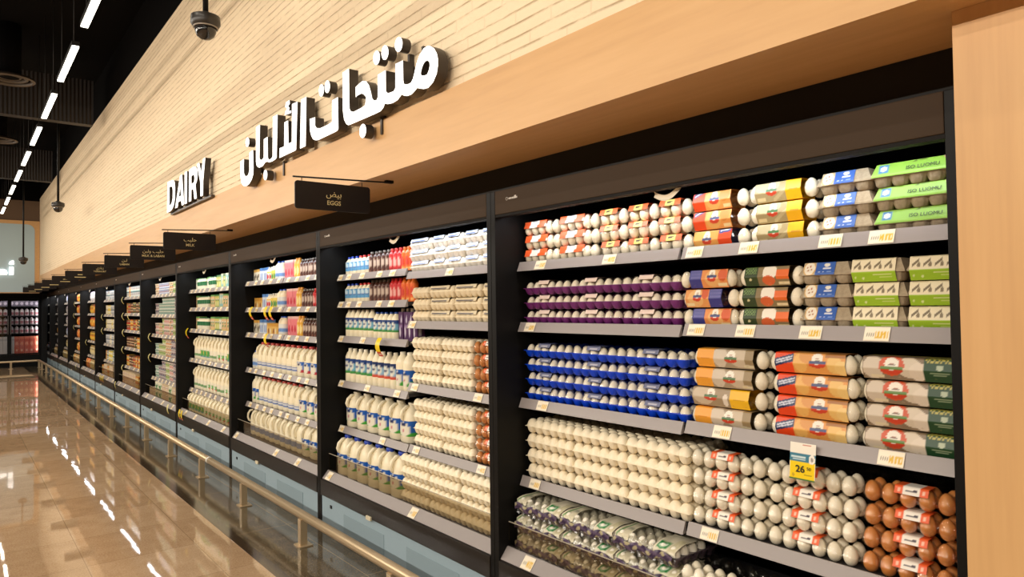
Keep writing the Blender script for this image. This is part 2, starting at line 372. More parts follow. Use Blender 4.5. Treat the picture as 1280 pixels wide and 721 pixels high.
# ------------------------------------------------------------------ lettering
LETTERS = {
  'joined': [[(2.456,2.587),(2.421,2.565),(2.401,2.538),(2.393,2.513),(2.394,2.485),(2.404,2.455),(2.432,2.427),(2.471,2.414),(2.507,2.418),(2.539,2.429),(2.559,2.436),(2.58,2.428),(2.606,2.42),(2.644,2.422),(2.67,2.43),(2.692,2.441),(2.728,2.425),(2.774,2.422),(2.821,2.428),(2.847,2.438),(2.863,2.421),(2.89,2.411),(2.956,2.411),(3.193,2.416),(3.231,2.418),(3.256,2.43),(3.279,2.457),(3.293,2.506),(3.293,2.701),(3.22,2.702),(3.219,2.531),(3.217,2.5),(3.205,2.483),(3.173,2.472),(3.094,2.472),(3.053,2.474),(3.044,2.479),(3.034,2.512),(3.058,2.532),(3.081,2.542),(3.129,2.543),(3.145,2.538),(3.147,2.589),(3.104,2.597),(3.068,2.6),(3.033,2.589),(3.005,2.563),(2.988,2.532),(2.972,2.491),(2.955,2.477),(2.927,2.472),(2.915,2.483),(2.915,2.588),(2.837,2.588),(2.837,2.493),(2.829,2.483),(2.815,2.477),(2.787,2.474),(2.762,2.474),(2.748,2.484),(2.745,2.592),(2.679,2.589),(2.677,2.502),(2.674,2.485),(2.665,2.479),(2.648,2.474),(2.626,2.471),(2.609,2.473),(2.594,2.484),(2.579,2.51),(2.561,2.545),(2.536,2.572),(2.503,2.59),(2.479,2.591)],[(2.47,2.529),(2.459,2.52),(2.456,2.506),(2.462,2.487),(2.478,2.472),(2.498,2.473),(2.518,2.478),(2.529,2.486),(2.527,2.498),(2.517,2.515),(2.503,2.527),(2.487,2.532)]],
  'teh': [[(3.352,2.59),(3.423,2.589),(3.425,2.478),(3.472,2.473),(3.58,2.475),(3.627,2.486),(3.647,2.504),(3.646,2.55),(3.721,2.557),(3.716,2.487),(3.699,2.457),(3.677,2.435),(3.643,2.422),(3.604,2.416),(3.574,2.416),(3.376,2.416),(3.355,2.419),(3.349,2.428)]],
  'alif': [[(3.767,2.692),(3.845,2.696),(3.864,2.417),(3.782,2.416)]],
  'lamalif': [[(3.899,2.697),(3.982,2.702),(3.989,2.479),(4.042,2.48),(4.047,2.619),(4.105,2.621),(4.112,2.476),(4.187,2.479),(4.192,2.42),(3.936,2.419),(3.923,2.423)]],
  'hamza': [[(4.022,2.735),(4.08,2.735),(4.09,2.712),(4.055,2.692),(4.093,2.682),(4.1,2.663),(3.996,2.654),(3.996,2.668),(4.041,2.674),(4.021,2.687),(4.046,2.706),(4.018,2.712)]],
  'lamba': [[(4.22,2.693),(4.301,2.697),(4.309,2.45),(4.33,2.441),(4.355,2.44),(4.381,2.442),(4.394,2.46),(4.398,2.591),(4.467,2.589),(4.469,2.473),(4.496,2.464),(4.529,2.465),(4.553,2.483),(4.539,2.698),(4.615,2.698),(4.618,2.471),(4.607,2.445),(4.585,2.43),(4.551,2.42),(4.488,2.42),(4.442,2.436),(4.408,2.435),(4.369,2.424),(4.317,2.421),(4.266,2.423),(4.239,2.431)]],
  'noon': [[(4.677,2.558),(4.751,2.554),(4.752,2.435),(4.773,2.409),(4.809,2.403),(4.843,2.41),(4.867,2.433),(4.87,2.464),(4.866,2.531),(4.941,2.526),(4.942,2.435),(4.927,2.382),(4.905,2.361),(4.865,2.344),(4.819,2.337),(4.759,2.343),(4.706,2.364),(4.676,2.394),(4.67,2.441)]],
  'dot1': [[(2.681,2.665),(2.683,2.655),(2.688,2.647),(2.695,2.641),(2.705,2.637),(2.715,2.638),(2.726,2.641),(2.735,2.647),(2.743,2.656),(2.748,2.666),(2.749,2.677),(2.747,2.687),(2.742,2.696),(2.734,2.702),(2.725,2.705),(2.714,2.705),(2.704,2.701),(2.694,2.695),(2.687,2.686),(2.682,2.676)]],
  'dot2': [[(2.81,2.666),(2.811,2.656),(2.816,2.648),(2.824,2.641),(2.833,2.638),(2.843,2.638),(2.854,2.642),(2.863,2.648),(2.87,2.657),(2.875,2.667),(2.877,2.678),(2.875,2.688),(2.87,2.697),(2.862,2.703),(2.853,2.706),(2.842,2.706),(2.832,2.702),(2.823,2.696),(2.816,2.687),(2.811,2.677)]],
  'dot3': [[(2.892,2.667),(2.894,2.657),(2.899,2.648),(2.906,2.642),(2.915,2.639),(2.926,2.639),(2.936,2.642),(2.945,2.649),(2.952,2.657),(2.957,2.667),(2.958,2.678),(2.956,2.688),(2.951,2.696),(2.944,2.702),(2.935,2.705),(2.924,2.705),(2.914,2.702),(2.905,2.695),(2.898,2.687),(2.894,2.677)]],
  'dot4': [[(3.449,2.672),(3.45,2.662),(3.455,2.654),(3.463,2.648),(3.472,2.644),(3.483,2.644),(3.493,2.647),(3.503,2.653),(3.51,2.662),(3.515,2.672),(3.517,2.683),(3.515,2.693),(3.51,2.701),(3.502,2.707),(3.492,2.711),(3.482,2.711),(3.471,2.707),(3.462,2.701),(3.455,2.693),(3.45,2.683)]],
  'dot5': [[(3.527,2.672),(3.529,2.662),(3.533,2.654),(3.541,2.647),(3.55,2.644),(3.56,2.644),(3.569,2.647),(3.578,2.653),(3.586,2.661),(3.59,2.671),(3.591,2.682),(3.59,2.692),(3.585,2.7),(3.578,2.707),(3.568,2.71),(3.558,2.71),(3.549,2.707),(3.54,2.701),(3.533,2.693),(3.528,2.683)]],
  'dot6': [[(3.037,2.353),(3.039,2.343),(3.044,2.334),(3.052,2.327),(3.062,2.323),(3.073,2.322),(3.084,2.325),(3.094,2.331),(3.102,2.339),(3.107,2.349),(3.108,2.36),(3.106,2.37),(3.101,2.379),(3.093,2.386),(3.083,2.39),(3.072,2.391),(3.061,2.388),(3.051,2.382),(3.044,2.374),(3.039,2.364)]],
  'dot7': [[(4.753,2.629),(4.755,2.619),(4.76,2.611),(4.769,2.605),(4.78,2.602),(4.792,2.602),(4.804,2.605),(4.815,2.61),(4.823,2.618),(4.829,2.628),(4.831,2.638),(4.829,2.647),(4.823,2.655),(4.814,2.661),(4.803,2.665),(4.791,2.665),(4.779,2.662),(4.768,2.656),(4.76,2.648),(4.754,2.639)]],
  'dot8': [[(4.406,2.352),(4.408,2.342),(4.413,2.333),(4.421,2.326),(4.43,2.322),(4.441,2.321),(4.452,2.323),(4.461,2.329),(4.469,2.336),(4.474,2.346),(4.476,2.357),(4.474,2.367),(4.469,2.376),(4.461,2.383),(4.451,2.387),(4.44,2.387),(4.43,2.385),(4.42,2.38),(4.413,2.372),(4.408,2.362)]],
  'D': [[(7.089,2.698),(6.91,2.691),(6.859,2.682),(6.826,2.666),(6.803,2.607),(6.811,2.512),(6.851,2.456),(6.911,2.426),(6.979,2.414),(7.112,2.412)],[(7.02,2.642),(6.944,2.639),(6.903,2.625),(6.89,2.595),(6.894,2.522),(6.928,2.486),(6.979,2.469),(7.021,2.468)]],
  'A': [[(6.805,2.418),(6.623,2.688),(6.554,2.686),(6.488,2.416),(6.565,2.415),(6.587,2.463),(6.688,2.462),(6.713,2.418)],[(6.617,2.605),(6.589,2.505),(6.668,2.505)]],
  'I': [[(6.462,2.691),(6.385,2.69),(6.39,2.415),(6.467,2.415)]],
  'R': [[(6.314,2.688),(6.186,2.693),(6.116,2.684),(6.067,2.661),(6.049,2.611),(6.068,2.562),(6.112,2.532),(6.075,2.416),(6.146,2.417),(6.182,2.508),(6.244,2.51),(6.25,2.417),(6.325,2.417)],[(6.243,2.624),(6.186,2.628),(6.153,2.618),(6.142,2.592),(6.156,2.561),(6.243,2.557)]],
  'Y': [[(6.067,2.696),(5.997,2.696),(5.942,2.605),(5.886,2.706),(5.822,2.709),(5.883,2.527),(5.889,2.416),(5.962,2.416),(5.964,2.529)]],
}
def letter(name, polys, parent, xf, xb):
    cu = bpy.data.curves.new('outline', 'CURVE'); cu.dimensions = '2D'; cu.fill_mode = 'BOTH'; cu.extrude = (xb-xf)/2
    for q in polys:
        sp = cu.splines.new('POLY'); sp.points.add(len(q)-1); sp.use_cyclic_u = True
        for p, (y, z) in zip(sp.points, q): p.co = (-y, z, 0, 1)
    o = bpy.data.objects.new('outline', cu); COL.objects.link(o)
    dg = bpy.context.evaluated_depsgraph_get(); dg.update()
    me = bpy.data.meshes.new_from_object(o.evaluated_get(dg)); bpy.data.objects.remove(o); bpy.data.curves.remove(cu)
    me.materials.clear(); me.materials.append(M_RETURN)
    me.transform(FACE_X); 
    fc = []
    bm = bmesh.new(); bm.from_mesh(me); bm.normal_update()
    front = [f for f in bm.faces if abs(f.normal.x) > 0.9 and f.calc_center_median().x < 0]
    fb = MB()
    for f in front: fb.add([(v.co.x-0.0015, v.co.y, v.co.z) for v in f.verts], [tuple(range(len(f.verts)))], M_LIT)
    bm.free()
    me.name = 'letter_return'
    xc = (xf+xb)/2
    ob = link(name, me, parent, (xc, 0, 0))
    fb.build('lit_face', ob)
    return ob
ar = thing('sign_lettering', 'large lit white Arabic lettering with dark sides along the brick and oak wall', 'sign', (0, 0, 0))
for k in ('joined', 'teh', 'alif', 'lamalif', 'hamza', 'lamba', 'noon'): letter('letter', LETTERS[k], ar, 1.535, 1.585)
for k in range(1, 9): letter('letter_dot', LETTERS['dot%d' % k], ar, 1.535, 1.578)
mt = MB()
for y, z0, z1 in ((2.60, 2.50, 2.64), (2.72, 2.5, 2.64), (2.985, 2.33, 2.42), (4.27, 2.33, 2.42), (3.52, 2.5, 2.62), (4.72, 2.42, 2.6)): mt.box(1.586, 1.611, y-0.008, y+0.008, z0, z1, M_RETURN)
mt.build('mounting_bar', ar)
da = thing('sign_lettering', 'small lit white DAIRY lettering with dark sides beside the Arabic sign', 'sign', (0, 0, 0))
for k in 'DAIRY': letter('letter', LETTERS[k], da, 1.535, 1.58)
MB().box(1.565, 1.595, 5.78, 7.12, 2.394, 2.411, M_RETURN).build('mounting_bar', da)
# far blue-grey panel sign with white Arabic letters in an oak frame
pn = thing('wall_panel_sign', 'blue-grey rounded panel with white Arabic lettering in an oak frame on the far bulkhead', 'sign', (0, 21.2, 0))
MB().prism([(-3.0, 1.97), (1.608, 1.97), (1.608, 3.78), (-3.0, 3.78)], 1, -0.05, 0, M_OAK_Y).build('oak_frame', pn)
MB().prism(rrect(-2.9, 1.505, 1.99, 3.69, 0.16, 6, (1, 1, 0, 0)), 1, -0.058, -0.0501, mat('blue_grey_panel', (170, 192, 200), 0.5)).build('panel', pn)
MB().prism([(0.985, 2.42), (1.075, 2.42), (1.075, 2.615), (0.985, 2.615)], 1, -0.10, -0.0585, M_LIT).build('letter', pn)
MB().prism([(0.975, 2.68), (1.085, 2.68), (1.085, 2.705), (1.045, 2.715), (1.085, 2.745), (1.07, 2.775), (1.02, 2.765), (0.99, 2.735)], 1, -0.10, -0.0585, M_LIT).build('letter', pn)
MB().prism([(0.70, 2.42), (0.94, 2.42), (0.95, 2.47), (0.93, 2.53), (0.87, 2.56), (0.78, 2.55), (0.74, 2.51), (0.80, 2.51), (0.86, 2.50), (0.85, 2.47), (0.70, 2.47)], 1, -0.10, -0.0585, M_LIT).build('letter', pn)
# ------------------------------------------------------------------ hanging category signs
SIGNS = [(3.12, '\ufebe\ufef4\ufe91', 'EGGS'), (5.75, '\ufe90\ufef4\ufee0\ufea3', 'MILK'), (7.05, '\ufee6\ufe92\ufedf\ufeed \ufe90\ufef4\ufee0\ufea3', 'MILK & LABAN'),
         (8.46, '\ufee6\ufe92\ufedf', 'LABAN'), (10.12, '\ufef1\ufea9\ufe8e\ufe91\ufeaf', 'YOGHURT'), (11.92, None, None), (13.74, None, None), (15.45, None, None), (17.1, None, None), (18.7, None, None), (20.3, None, None)]
WHERE = ['lettered EGGS above the nearest fridge', 'lettered MILK above the third fridge', 'lettered MILK and LABAN', 'lettered LABAN', 'lettered YOGHURT',
         'first beyond the yoghurt one', 'second beyond the yoghurt one', 'third beyond the yoghurt one', 'fourth beyond the yoghurt one', 'fifth beyond the yoghurt one', 'farthest down the row']
for (y, arb, eng), wh in zip(SIGNS, WHERE):
    t = thing('hanging_sign', 'dark brown hanging category sign board, ' + wh, 'sign', (0, y, 0), 'category signs over the fridges')
    b = MB().prism(rrect(1.212, 1.592, 1.962, 2.092, 0.014), 1, -0.004, 0.004, M_DARKSIGN).build('board', t)
    MB().tube([(1.203, 0, 2.108), (1.70, 0, 2.128)], 0.004, M_BLACK, 6).box(1.68, 1.72, -0.012, 0.012, 2.124, 2.1379, M_BLACK).build('rod', t)
    for x in (1.245, 1.55): MB().tube([(x, 0, 2.088), (x, 0, 2.112)], 0.002, M_BLACK, 5).build('hook', t)
    if eng:
        text('lettering', b, arb, 0.040, M_GOLD, (1.402, -0.0045, 2.040), FACE_Y)
        text('lettering', b, eng, 0.029, M_GOLD, (1.402, -0.0045, 1.998), FACE_Y, bold=0.0002)
    else:
        lt = MB()
        for x0, x1, z in ((1.37, 1.43, 2.036), (1.33, 1.47, 1.998)): lt.box(x0, x1, -0.0052, -0.0041, z-0.006, z+0.006, M_GOLD)
        lt.build('lettering', b)
# ------------------------------------------------------------------ ceiling things
for i, y in enumerate(LAMPS):
    for r, rx in enumerate(ROWS[:2]):
        if r > 0 and not (3 < i < 9): continue
        tl = math.radians(TILT[r])
        t = thing('linear_ceiling_light', ('slim white linear ceiling light, %s in the row nearest the brick wall' % ORD[i+1]) if r == 0 else ('slim white linear ceiling light, %s in the row farther from the brick wall' % ORD[i+1]), 'light', (rx, y, ROW_Z[r]), 'linear ceiling lights')
        hs = MB().box(-0.029, 0.029, -0.575, 0.575, -0.022, 0.016, M_BLACK).build('housing', t); hs.rotation_euler = (0, -tl, 0)
        df = MB().box(-0.025, 0.025, -0.572, 0.572, -0.034, -0.0221, M_LED).build('diffuser', t); df.rotation_euler = (0, -tl, 0)
        for yy in (-0.45, 0.45): MB().tube([(0, yy, 0.010), (0, yy, 4.949-ROW_Z[r] if not (11.15 < y+yy < 11.4 or 16.55 < y+yy < 16.8) else 4.0995-ROW_Z[r])], 0.003, M_BLACK, 5).build('suspension_wire', t)
M_DUCT = mat('dark_ribbed_duct', (34, 27, 22), 0.5, spec=0.3)
for i, (y, z) in enumerate(((11.2, 4.10), (16.6, 4.10))):
    mb = MB(); n = 190
    pts = []
    x0, x1 = -3.0, 1.47
    for j in range(n+1):
        x = x0+(x1-x0)*j/n
        pts.append((x, 0.0 if j % 2 == 0 else 0.012))
    poly = [(p[0], p[1]) for p in pts]+[(x1, 0.16), (x0, 0.16)]
    mb.prism(poly, 2, 0, 0.62, M_DUCT)
    o = mb.build('air_duct', None, (0, y, z)); tag(o, 'dark ribbed air duct crossing under the ceiling, ' + ('nearer one' if i == 0 else 'farther one'), 'duct', 'ceiling ducts')
M_VENT = mat('dark_grey_diffuser', (74, 64, 54), 0.45)
for i, (x, y, z) in enumerate(((0.47, 10.2, 4.28), (0.50, 13.9, 4.28))):
    t = thing('ceiling_vent', 'round ringed ceiling air diffuser, ' + ('nearer of the two by the lights' if i == 0 else 'farther of the two by the lights'), 'vent', (x, y, z), 'round air diffusers')
    for r, dz in ((0.26, 0.0), (0.19, 0.02), (0.125, 0.035), (0.06, 0.05)):
        mb = MB(); mb.lathe([(r, dz), (r-0.02, dz-0.012), (r-0.045, dz+0.02), (r-0.02, dz+0.03), (r, dz)], M_VENT, 28, caps=False); mb.build('ring', t)
    MB().tube([(0, 0, 0.03), (0, 0, 0.669)], 0.12, M_CEIL, 16).build('duct_stub', t)
for i, (x, y, z) in enumerate(((1.2, 4.54, 3.24), (1.2, 12.7, 3.085), (1.13, 18.8, 2.61))):
    t = thing('dome_camera', 'dark dome security camera on a ceiling pole, ' + ('nearest, before the brick wall', 'second along the brick wall', 'farthest, before the blue panel')[i], 'camera', (x, y, z), 'dome security cameras')
    MB().tube([(0, 0, 0.10), (0, 0, 4.949-z)], 0.017, M_CASE, 10).build('pole', t)
    MB().lathe([(0.02, 0.115), (0.045, 0.10), (0.085, 0.085), (0.088, 0.04), (0.075, 0.02), (0.06, 0.015)], flat((44, 40, 36), 0.4), 24).build('housing', t)
    MB().lathe([(0.064, 0.018), (0.062, -0.01), (0.05, -0.038), (0.028, -0.055), (0.002, -0.06)], mat('smoked_dome', (26, 24, 24), 0.08, spec=0.8), 24).build('dome', t)
    MB().lathe([(0.072, 0.022), (0.074, 0.012), (0.066, 0.012), (0.064, 0.02)], flat((150, 140, 128), 0.3), 24, caps=False).build('ring', t)
# ------------------------------------------------------------------ bumper rail
t = thing('bumper_rail', 'long satin steel bumper rail on short posts along the fridges', 'rail', (0, 0, 0))
MB().tube([(1.72, -2.5, 0.188), (1.72, 3.0, 0.188), (1.72, 6.42, 0.188)], 0.0275, M_BRASS, 14).tube([(1.72, 6.43, 0.188), (1.72, 22.55, 0.188), (1.705, 22.62, 0.188), (1.64, 22.65, 0.188), (-3, 22.65, 0.188)], 0.0275, M_BRASS, 14).build('tube', t)
MB().tube([(1.72, 6.41, 0.188), (1.72, 6.44, 0.188)], 0.0288, M_WHITE, 14).build('tube_joint', t)
for y in [-0.35+1.166*i for i in range(20)]+[22.6]:
    pst = MB().box(1.692, 1.736, y-0.024, y+0.024, 0.008, 0.168, M_BRASS, 0.003).build('post', t)
    MB().box(1.675, 1.765, y-0.05, y+0.05, 0.0, 0.008, M_BRASS, 0.002).build('base_plate', pst)
for x in (1.1, 0.45, -0.4):
    pst = MB().box(x-0.024, x+0.024, 22.626, 22.67, 0.008, 0.168, M_BRASS, 0.003).build('post', t)
    MB().box(x-0.05, x+0.05, 22.6, 22.7, 0.0, 0.008, M_BRASS, 0.002).build('base_plate', pst)
# ------------------------------------------------------------------ refrigerated display fridges
SHELVES = {  # per bay: heights of the price-rail tops, left half then right half
    1: ([1.705, 1.42, 1.064, 0.700], [1.705, 1.425, 1.072, 0.705]),
    2: ([1.730, 1.543, 1.306, 0.998, 0.687], [1.708, 1.418, 1.054, 0.692]),
    3: ([1.752, 1.514, 1.286, 0.966, 0.656],)*2,
    4: ([1.728, 1.525, 1.286, 0.953, 0.617],)*2,
    5: ([1.712, 1.447, 1.182, 0.905, 0.605],)*2,
    6: ([1.715, 1.46, 1.20, 0.93, 0.64],)*2,
    7: ([1.70, 1.44, 1.19, 0.92, 0.63],)*2}
for k in range(8, NB+1): SHELVES[k] = ([1.71, 1.455, 1.19, 0.915, 0.625],)*2
TAGS = {  # distance of each price ticket along the fridge, from its far end of the photo (y inside the bay)
    (1, 0): [[1.80, 1.37], [1.88], [1.80], [1.86]], (1, 1): [[0.95, 0.73, 0.45, 0.30], [0.95, 0.75, 0.52, 0.32], [0.85, 0.29], [0.91]],
    (2, 0): [[1.94, 1.79, 1.59, 1.35, 1.18], [1.93, 1.80, 1.64, 1.36, 1.20], [1.93, 1.59], [1.93, 1.53, 1.14], [1.92, 1.33]],
    (2, 1): [[0.55], [0.95], [0.93, 0.30], [0.92, 0.28]]}
DECK_TAGS = {1: [1.79], 2: [1.89, 0.78], 3: [1.9, 0.9, 0.45]}
def tag_art(seed):
    rr = random.Random(seed); bars = [(0.10+0.07*i, rr.random()) for i in range(5)]
    def f(u, v):
        c = (240, 228, 204)
        if 0.45 < u < 0.93 and 0.22 < v < 0.68 and (int(u*24) % 3 != 0 or rr.random() < 0.2): c = (222, 178, 60)
        if 0.08 < u < 0.38 and 0.30 < v < 0.55 and int(u*26) % 2: c = (150, 138, 118)
        if v < 0.05 or v > 0.95 or u < 0.03 or u > 0.97: c = (226, 212, 186)
        return c
    return f
def ticket_mesh(seed):
    # leans with the rail: bottom edge nearer the aisle
    w, h = 0.072, 0.040
    return MB().sheet(lambda u, v: (-0.0005-0.018*(1-v), w*(0.5-u), h*(v-1)), tag_art(seed), 24, 8).mesh('price_ticket')
TICKETS = [ticket_mesh(i) for i in range(4)]
BRANDED = flat((206, 200, 190), 0.4)
def ticket(parent, x, y, z):
    return link('price_ticket', R.choice(TICKETS), parent, (x, y, z))
O3 = (-2.4, -1.0, 0.0)
CASES = {}
for k in range(1, NB+1):
    t = thing('display_fridge', 'black open-fronted display fridge with %s, %s in the row' % ('egg cartons only' if k == 1 else 'milk and egg shelves' if k == 2 else 'dairy shelves', CASE[k]), 'display fridge', (2.4, bay_y(k)+1.0, 0), 'open display fridges along the wall')
    CASES[k] = t
    B = lambda nm, mb, par=None: mb.build(nm, par or t, O3 if par is None else None)
    YR = 0.085 if k == 1 else 0.034
    for y0, y1 in ((0.0005, YR-0.001), (1.967, 1.9995)):
        B('side_panel', MB().box(D0, 2.86, y0, y1, 0.0, 2.03, M_CASE, 0.003))
    B('back_panel', MB().box(2.82, 2.85, 0.034, 1.966, 0.1, 1.99, M_CASE_IN))
    B('roof_panel', MB().box(1.995, 2.85, 0.034, 1.966, 1.99, 2.02, M_CASE_IN))
    hp = B('header_panel', MB().box(D0, 1.993, YR, 1.966, 1.920, 2.029, M_HEAD, 0.003))
    mk = MB(); mk.tube([(D0-0.001, 1.875+0.007*math.cos(a*0.785), 1.985+0.007*math.sin(a*0.785)) for a in range(8)], 0.0012, BRANDED, 5, closed=True)
    for i, (dy, hh) in enumerate(((0.016, 0.004), (0.024, 0.004), (0.032, 0.004), (0.041, 0.004), (0.049, 0.004), (0.057, 0.007), (0.064, 0.007), (0.072, 0.004))):
        mk.box(D0-0.0012, D0-0.0002, 1.875-dy-0.0028, 1.875-dy+0.0028, 1.980, 1.980+hh*2, BRANDED)
    B('brand_mark', mk, hp)
    B('header_trim', MB().box(D0+0.003, 1.99, YR, 1.966, 1.908, 1.9195, mat('dull_black_trim', (22, 20, 18), 0.7, spec=0.2) if k == 1 else bpy.data.materials['dull_black_trim']), hp)
    ls = B('light_strip', MB().box(2.01, 2.055, 0.05, 1.95, 1.945, 1.975, M_WHITE))
    B('led_tube', MB().box(2.018, 2.047, 0.06, 1.94, 1.938, 1.9449, M_CANLED), ls)
    # curled label holder under the header
    cp = MB()
    def curl(u, v): return (1.985+0.006*math.sin(v*3.0), (0.995 if k == 1 else 0.99)+0.06-0.12*u, 1.898-0.026*math.sin(u*math.pi)+0.022*(v-0.5)+0.014*u)
    cp.sheet(curl, lambda u, v: (232, 220, 196), 10, 4)
    B('label_clip', cp)
    # shelves: two halves with a gap between
    for half in (0, 1):
        y0, y1 = ((1.022, 1.962), (0.092 if k == 1 else 0.038, 1.006))[half]
        for si, z in enumerate(SHELVES[k][half]):
            sh = B('shelf', MB().box(2.092, 2.78, y0, y1, z-0.034, z-0.012, M_SHELF))
            rail = MB().prism([(2.089, z), (2.094, z), (2.094, z-0.04), (2.0755, z-0.044), (2.071, z-0.044)], 1, y0, y1, M_RAIL)
            B('price_rail', rail, sh)
            ys = TAGS.get((k, half), None)
            ys = ys[si] if ys else [y0+(y1-y0)*(j+0.5)/(5 if k < 6 else 3)+R.uniform(-0.03, 0.03) for j in range(5 if k < 6 else 3)]
            for y in ys: ticket(sh, 2.087, min(max(y, y0+0.04), y1-0.04), z-0.001)
    dk = B('deck', MB().box(1.99, 2.82, YR, 1.966, 0.325, 0.358, M_SHELF))
    B('deck_lip', MB().prism([(1.996, 0.388), (2.002, 0.388), (2.002, 0.33), (1.958, 0.334), (1.955, 0.338)], 1, YR, 1.966, M_RAIL), dk)
    for y in DECK_TAGS.get(k, [0.3, 0.8, 1.3, 1.7]):
        w = MB().sheet(lambda u, v: (1.9535+0.038*v, y+0.036-0.072*u, 0.340+0.046*v), tag_art(k), 24, 8)
        B('price_ticket', w, dk)
    gd = B('guard_panel', MB().box(2.004, 2.008, YR+0.002, 1.964, 0.372, 0.498, M_GUARD))
    B('edge_highlight', MB().box(2.003, 2.009, YR+0.002, 1.964, 0.4981, 0.5005, M_GUARD_EDGE), gd)  # thin pale strip: painted highlight on the guard's top edge
    B('bumper_band', MB().box(D0-0.004, 1.99, YR, 1.966, 0.228, 0.333, mat('black_brown_band', (30, 25, 22), 0.35) if k == 1 else bpy.data.materials['black_brown_band'], 0.004))
    B('latch', MB().box(D0-0.016, D0-0.0045, 1.215, 1.275, 0.222, 0.246, M_CREAM, 0.003))
    kp = B('kick_panel', MB().box(D0+0.004, 1.975, YR+0.002, 1.964, 0.012, 0.227, M_KICK, 0.003))
    for y0, y1 in ((0.30, 0.82), (1.08, 1.62)):
        B('grille', MB().box(D0+0.0015, D0+0.0039, y0, y1, 0.035, 0.172, M_GRILLE), kp)
    B('lock', MB().box(D0-0.001, D0+0.0039, 1.80, 1.825, 0.165, 0.185, M_CASE), kp)
    B('plinth', MB().box(2.0, 2.8, YR, 1.966, 0.0, 0.3, M_CASE_IN))

# ------------------------------------------------------------------ placing goods
TREE = {}
def remember(o):
    TREE[o.name] = [remember(c) for c in o.children]
    return o.name
def clone(name, parent=None):
    c = bpy.data.objects[name].copy(); COL.objects.link(c)
    if parent is not None: c.parent = parent
    for ch in TREE[name]: clone(ch, c)
    return c
class Goods:
    """one kind of goods: built once, then copied"""
    def __init__(s, name, look, cat, w, h, builder): s.name, s.look, s.cat, s.w, s.h, s.builder, s.first = name, look, cat, w, h, builder, None
    def get(s):
        if s.first is None:
            o = s.builder(s); remember(o); s.first = o.name; return o
        return clone(s.first)
SHELF_NAME = ['top', 'second', 'third', 'fourth', 'fifth']
TIER = {1: ['only'], 2: ['lower', 'upper'], 3: ['bottom', 'middle', 'top'], 4: ['bottom', 'second', 'third', 'top'], 5: ['bottom', 'second', 'third', 'fourth', 'top']}
COUNT = {}
ROWN = {}
class Row:
    """goods standing on one shelf, put down from left to right; labels are written once the row is known"""
    def __init__(s, bay, shelf_name, z): s.bay, s.shelf, s.z, s.zr, s.items = bay, shelf_name, z, None, []
    def put(s, g, y, tiers=1, pitch=None, x=2.10, jit=0.006, yaw=0.02, flip=()):
        for tr in range(tiers):
            o = g.get()
            o.location = (x+R.uniform(0, jit), y+R.uniform(-jit, jit)*0.5, (s.zr if s.zr and y < 1.611 else s.z)+tr*(pitch or g.h))
            o.rotation_euler = (0, 0, R.uniform(-yaw, yaw))
            s.items.append((o, g, tr, tiers))
        return s
    def done(s):
        n = {}
        for o, g, tr, T in s.items: n[(g.look, tr)] = n.get((g.look, tr), 0)+1
        i = {}
        for o, g, tr, T in s.items:
            key = (g.look, tr); i[key] = i.get(key, 0)+1
            parts = []
            parts.append(('%s %s from left' % (ORD[i[key]], g.look)) if n[key] > 1 else g.look)
            if T > 1: parts.append('%s tier' % TIER[T][tr])
            parts.append('%s, %s fridge' % (s.shelf, CASE[s.bay]))
            tag(o, ', '.join(parts), g.cat, '%s, %s, %s fridge' % (g.name.replace('_', ' '), s.shelf, CASE[s.bay]))
def shelf_row(bay, half, i):
    r = Row(bay, SHELF_NAME[i]+' shelf', SHELVES[bay][half][i]-0.0118)
    if bay == 1: r.zr = SHELVES[1][1][i]-0.0118
    return r

# ------------------------------------------------------------------ printed artwork
def art(base, *layers):
    def f(u, v):
        c = base
        for L in layers:
            k = L[0]
            if k == 'r':
                if L[1] <= u <= L[2] and L[3] <= v <= L[4]: c = L[5]
            elif k == 'e':
                if ((u-L[1])/L[3])**2+((v-L[2])/L[4])**2 <= 1: c = L[5]
            elif k == 'd':   # slanted band between u0..u1
                if L[1] <= u <= L[2] and abs(v-(L[3]+L[4]*(u-L[1]))) < L[5]: c = L[6]
            elif k == 'p':   # dotted pattern inside a block
                if L[1] <= u <= L[2] and L[3] <= v <= L[4] and (int(u*L[5])+int(v*L[6])) % 2: c = L[7]
        return c
    return f
def badge(u, v, s, ribbon=(70, 80, 120), low=(206, 70, 44)):
    return [('e', u, v-0.16*s, 0.13*s, 0.16*s, low), ('e', u, v+0.10*s, 0.085*s, 0.26*s, (240, 232, 216)), ('r', u-0.13*s, u+0.13*s, v-0.12*s, v+0.0*s, ribbon), ('r', u-0.04*s, u+0.04*s, v+0.02*s, v+0.06*s, (120, 112, 100)), ('r', u-0.03*s, u+0.03*s, v+0.10*s, v+0.13*s, (170, 120, 100))]
A_C = art((226, 150, 76), ('e', 0.55, 0.5, 0.2, 0.5, (222, 166, 92)), ('e', 0.84, 0.65, 0.13, 0.32, (206, 132, 62)), ('r', 0.0, 0.33, 0, 1, (226, 74, 30)), ('d', 0.02, 0.32, 0.70, 0.9, 0.10, (44, 58, 120)), ('d', 0.05, 0.29, 0.72, 0.9, 0.03, (200, 206, 220)), ('r', 0.80, 0.98, 0.06, 0.2, (232, 204, 150)), *badge(0.58, 0.55, 0.95))
A_C2 = art((222, 156, 80), ('e', 0.25, 0.5, 0.22, 0.5, (226, 174, 96)), ('r', 0.66, 1.0, 0, 1, (226, 74, 30)), ('d', 0.68, 0.98, 0.78, 0.25, 0.11, (60, 76, 140)), ('d', 0.71, 0.95, 0.79, 0.25, 0.03, (200, 206, 220)), *badge(0.36, 0.5, 0.95))
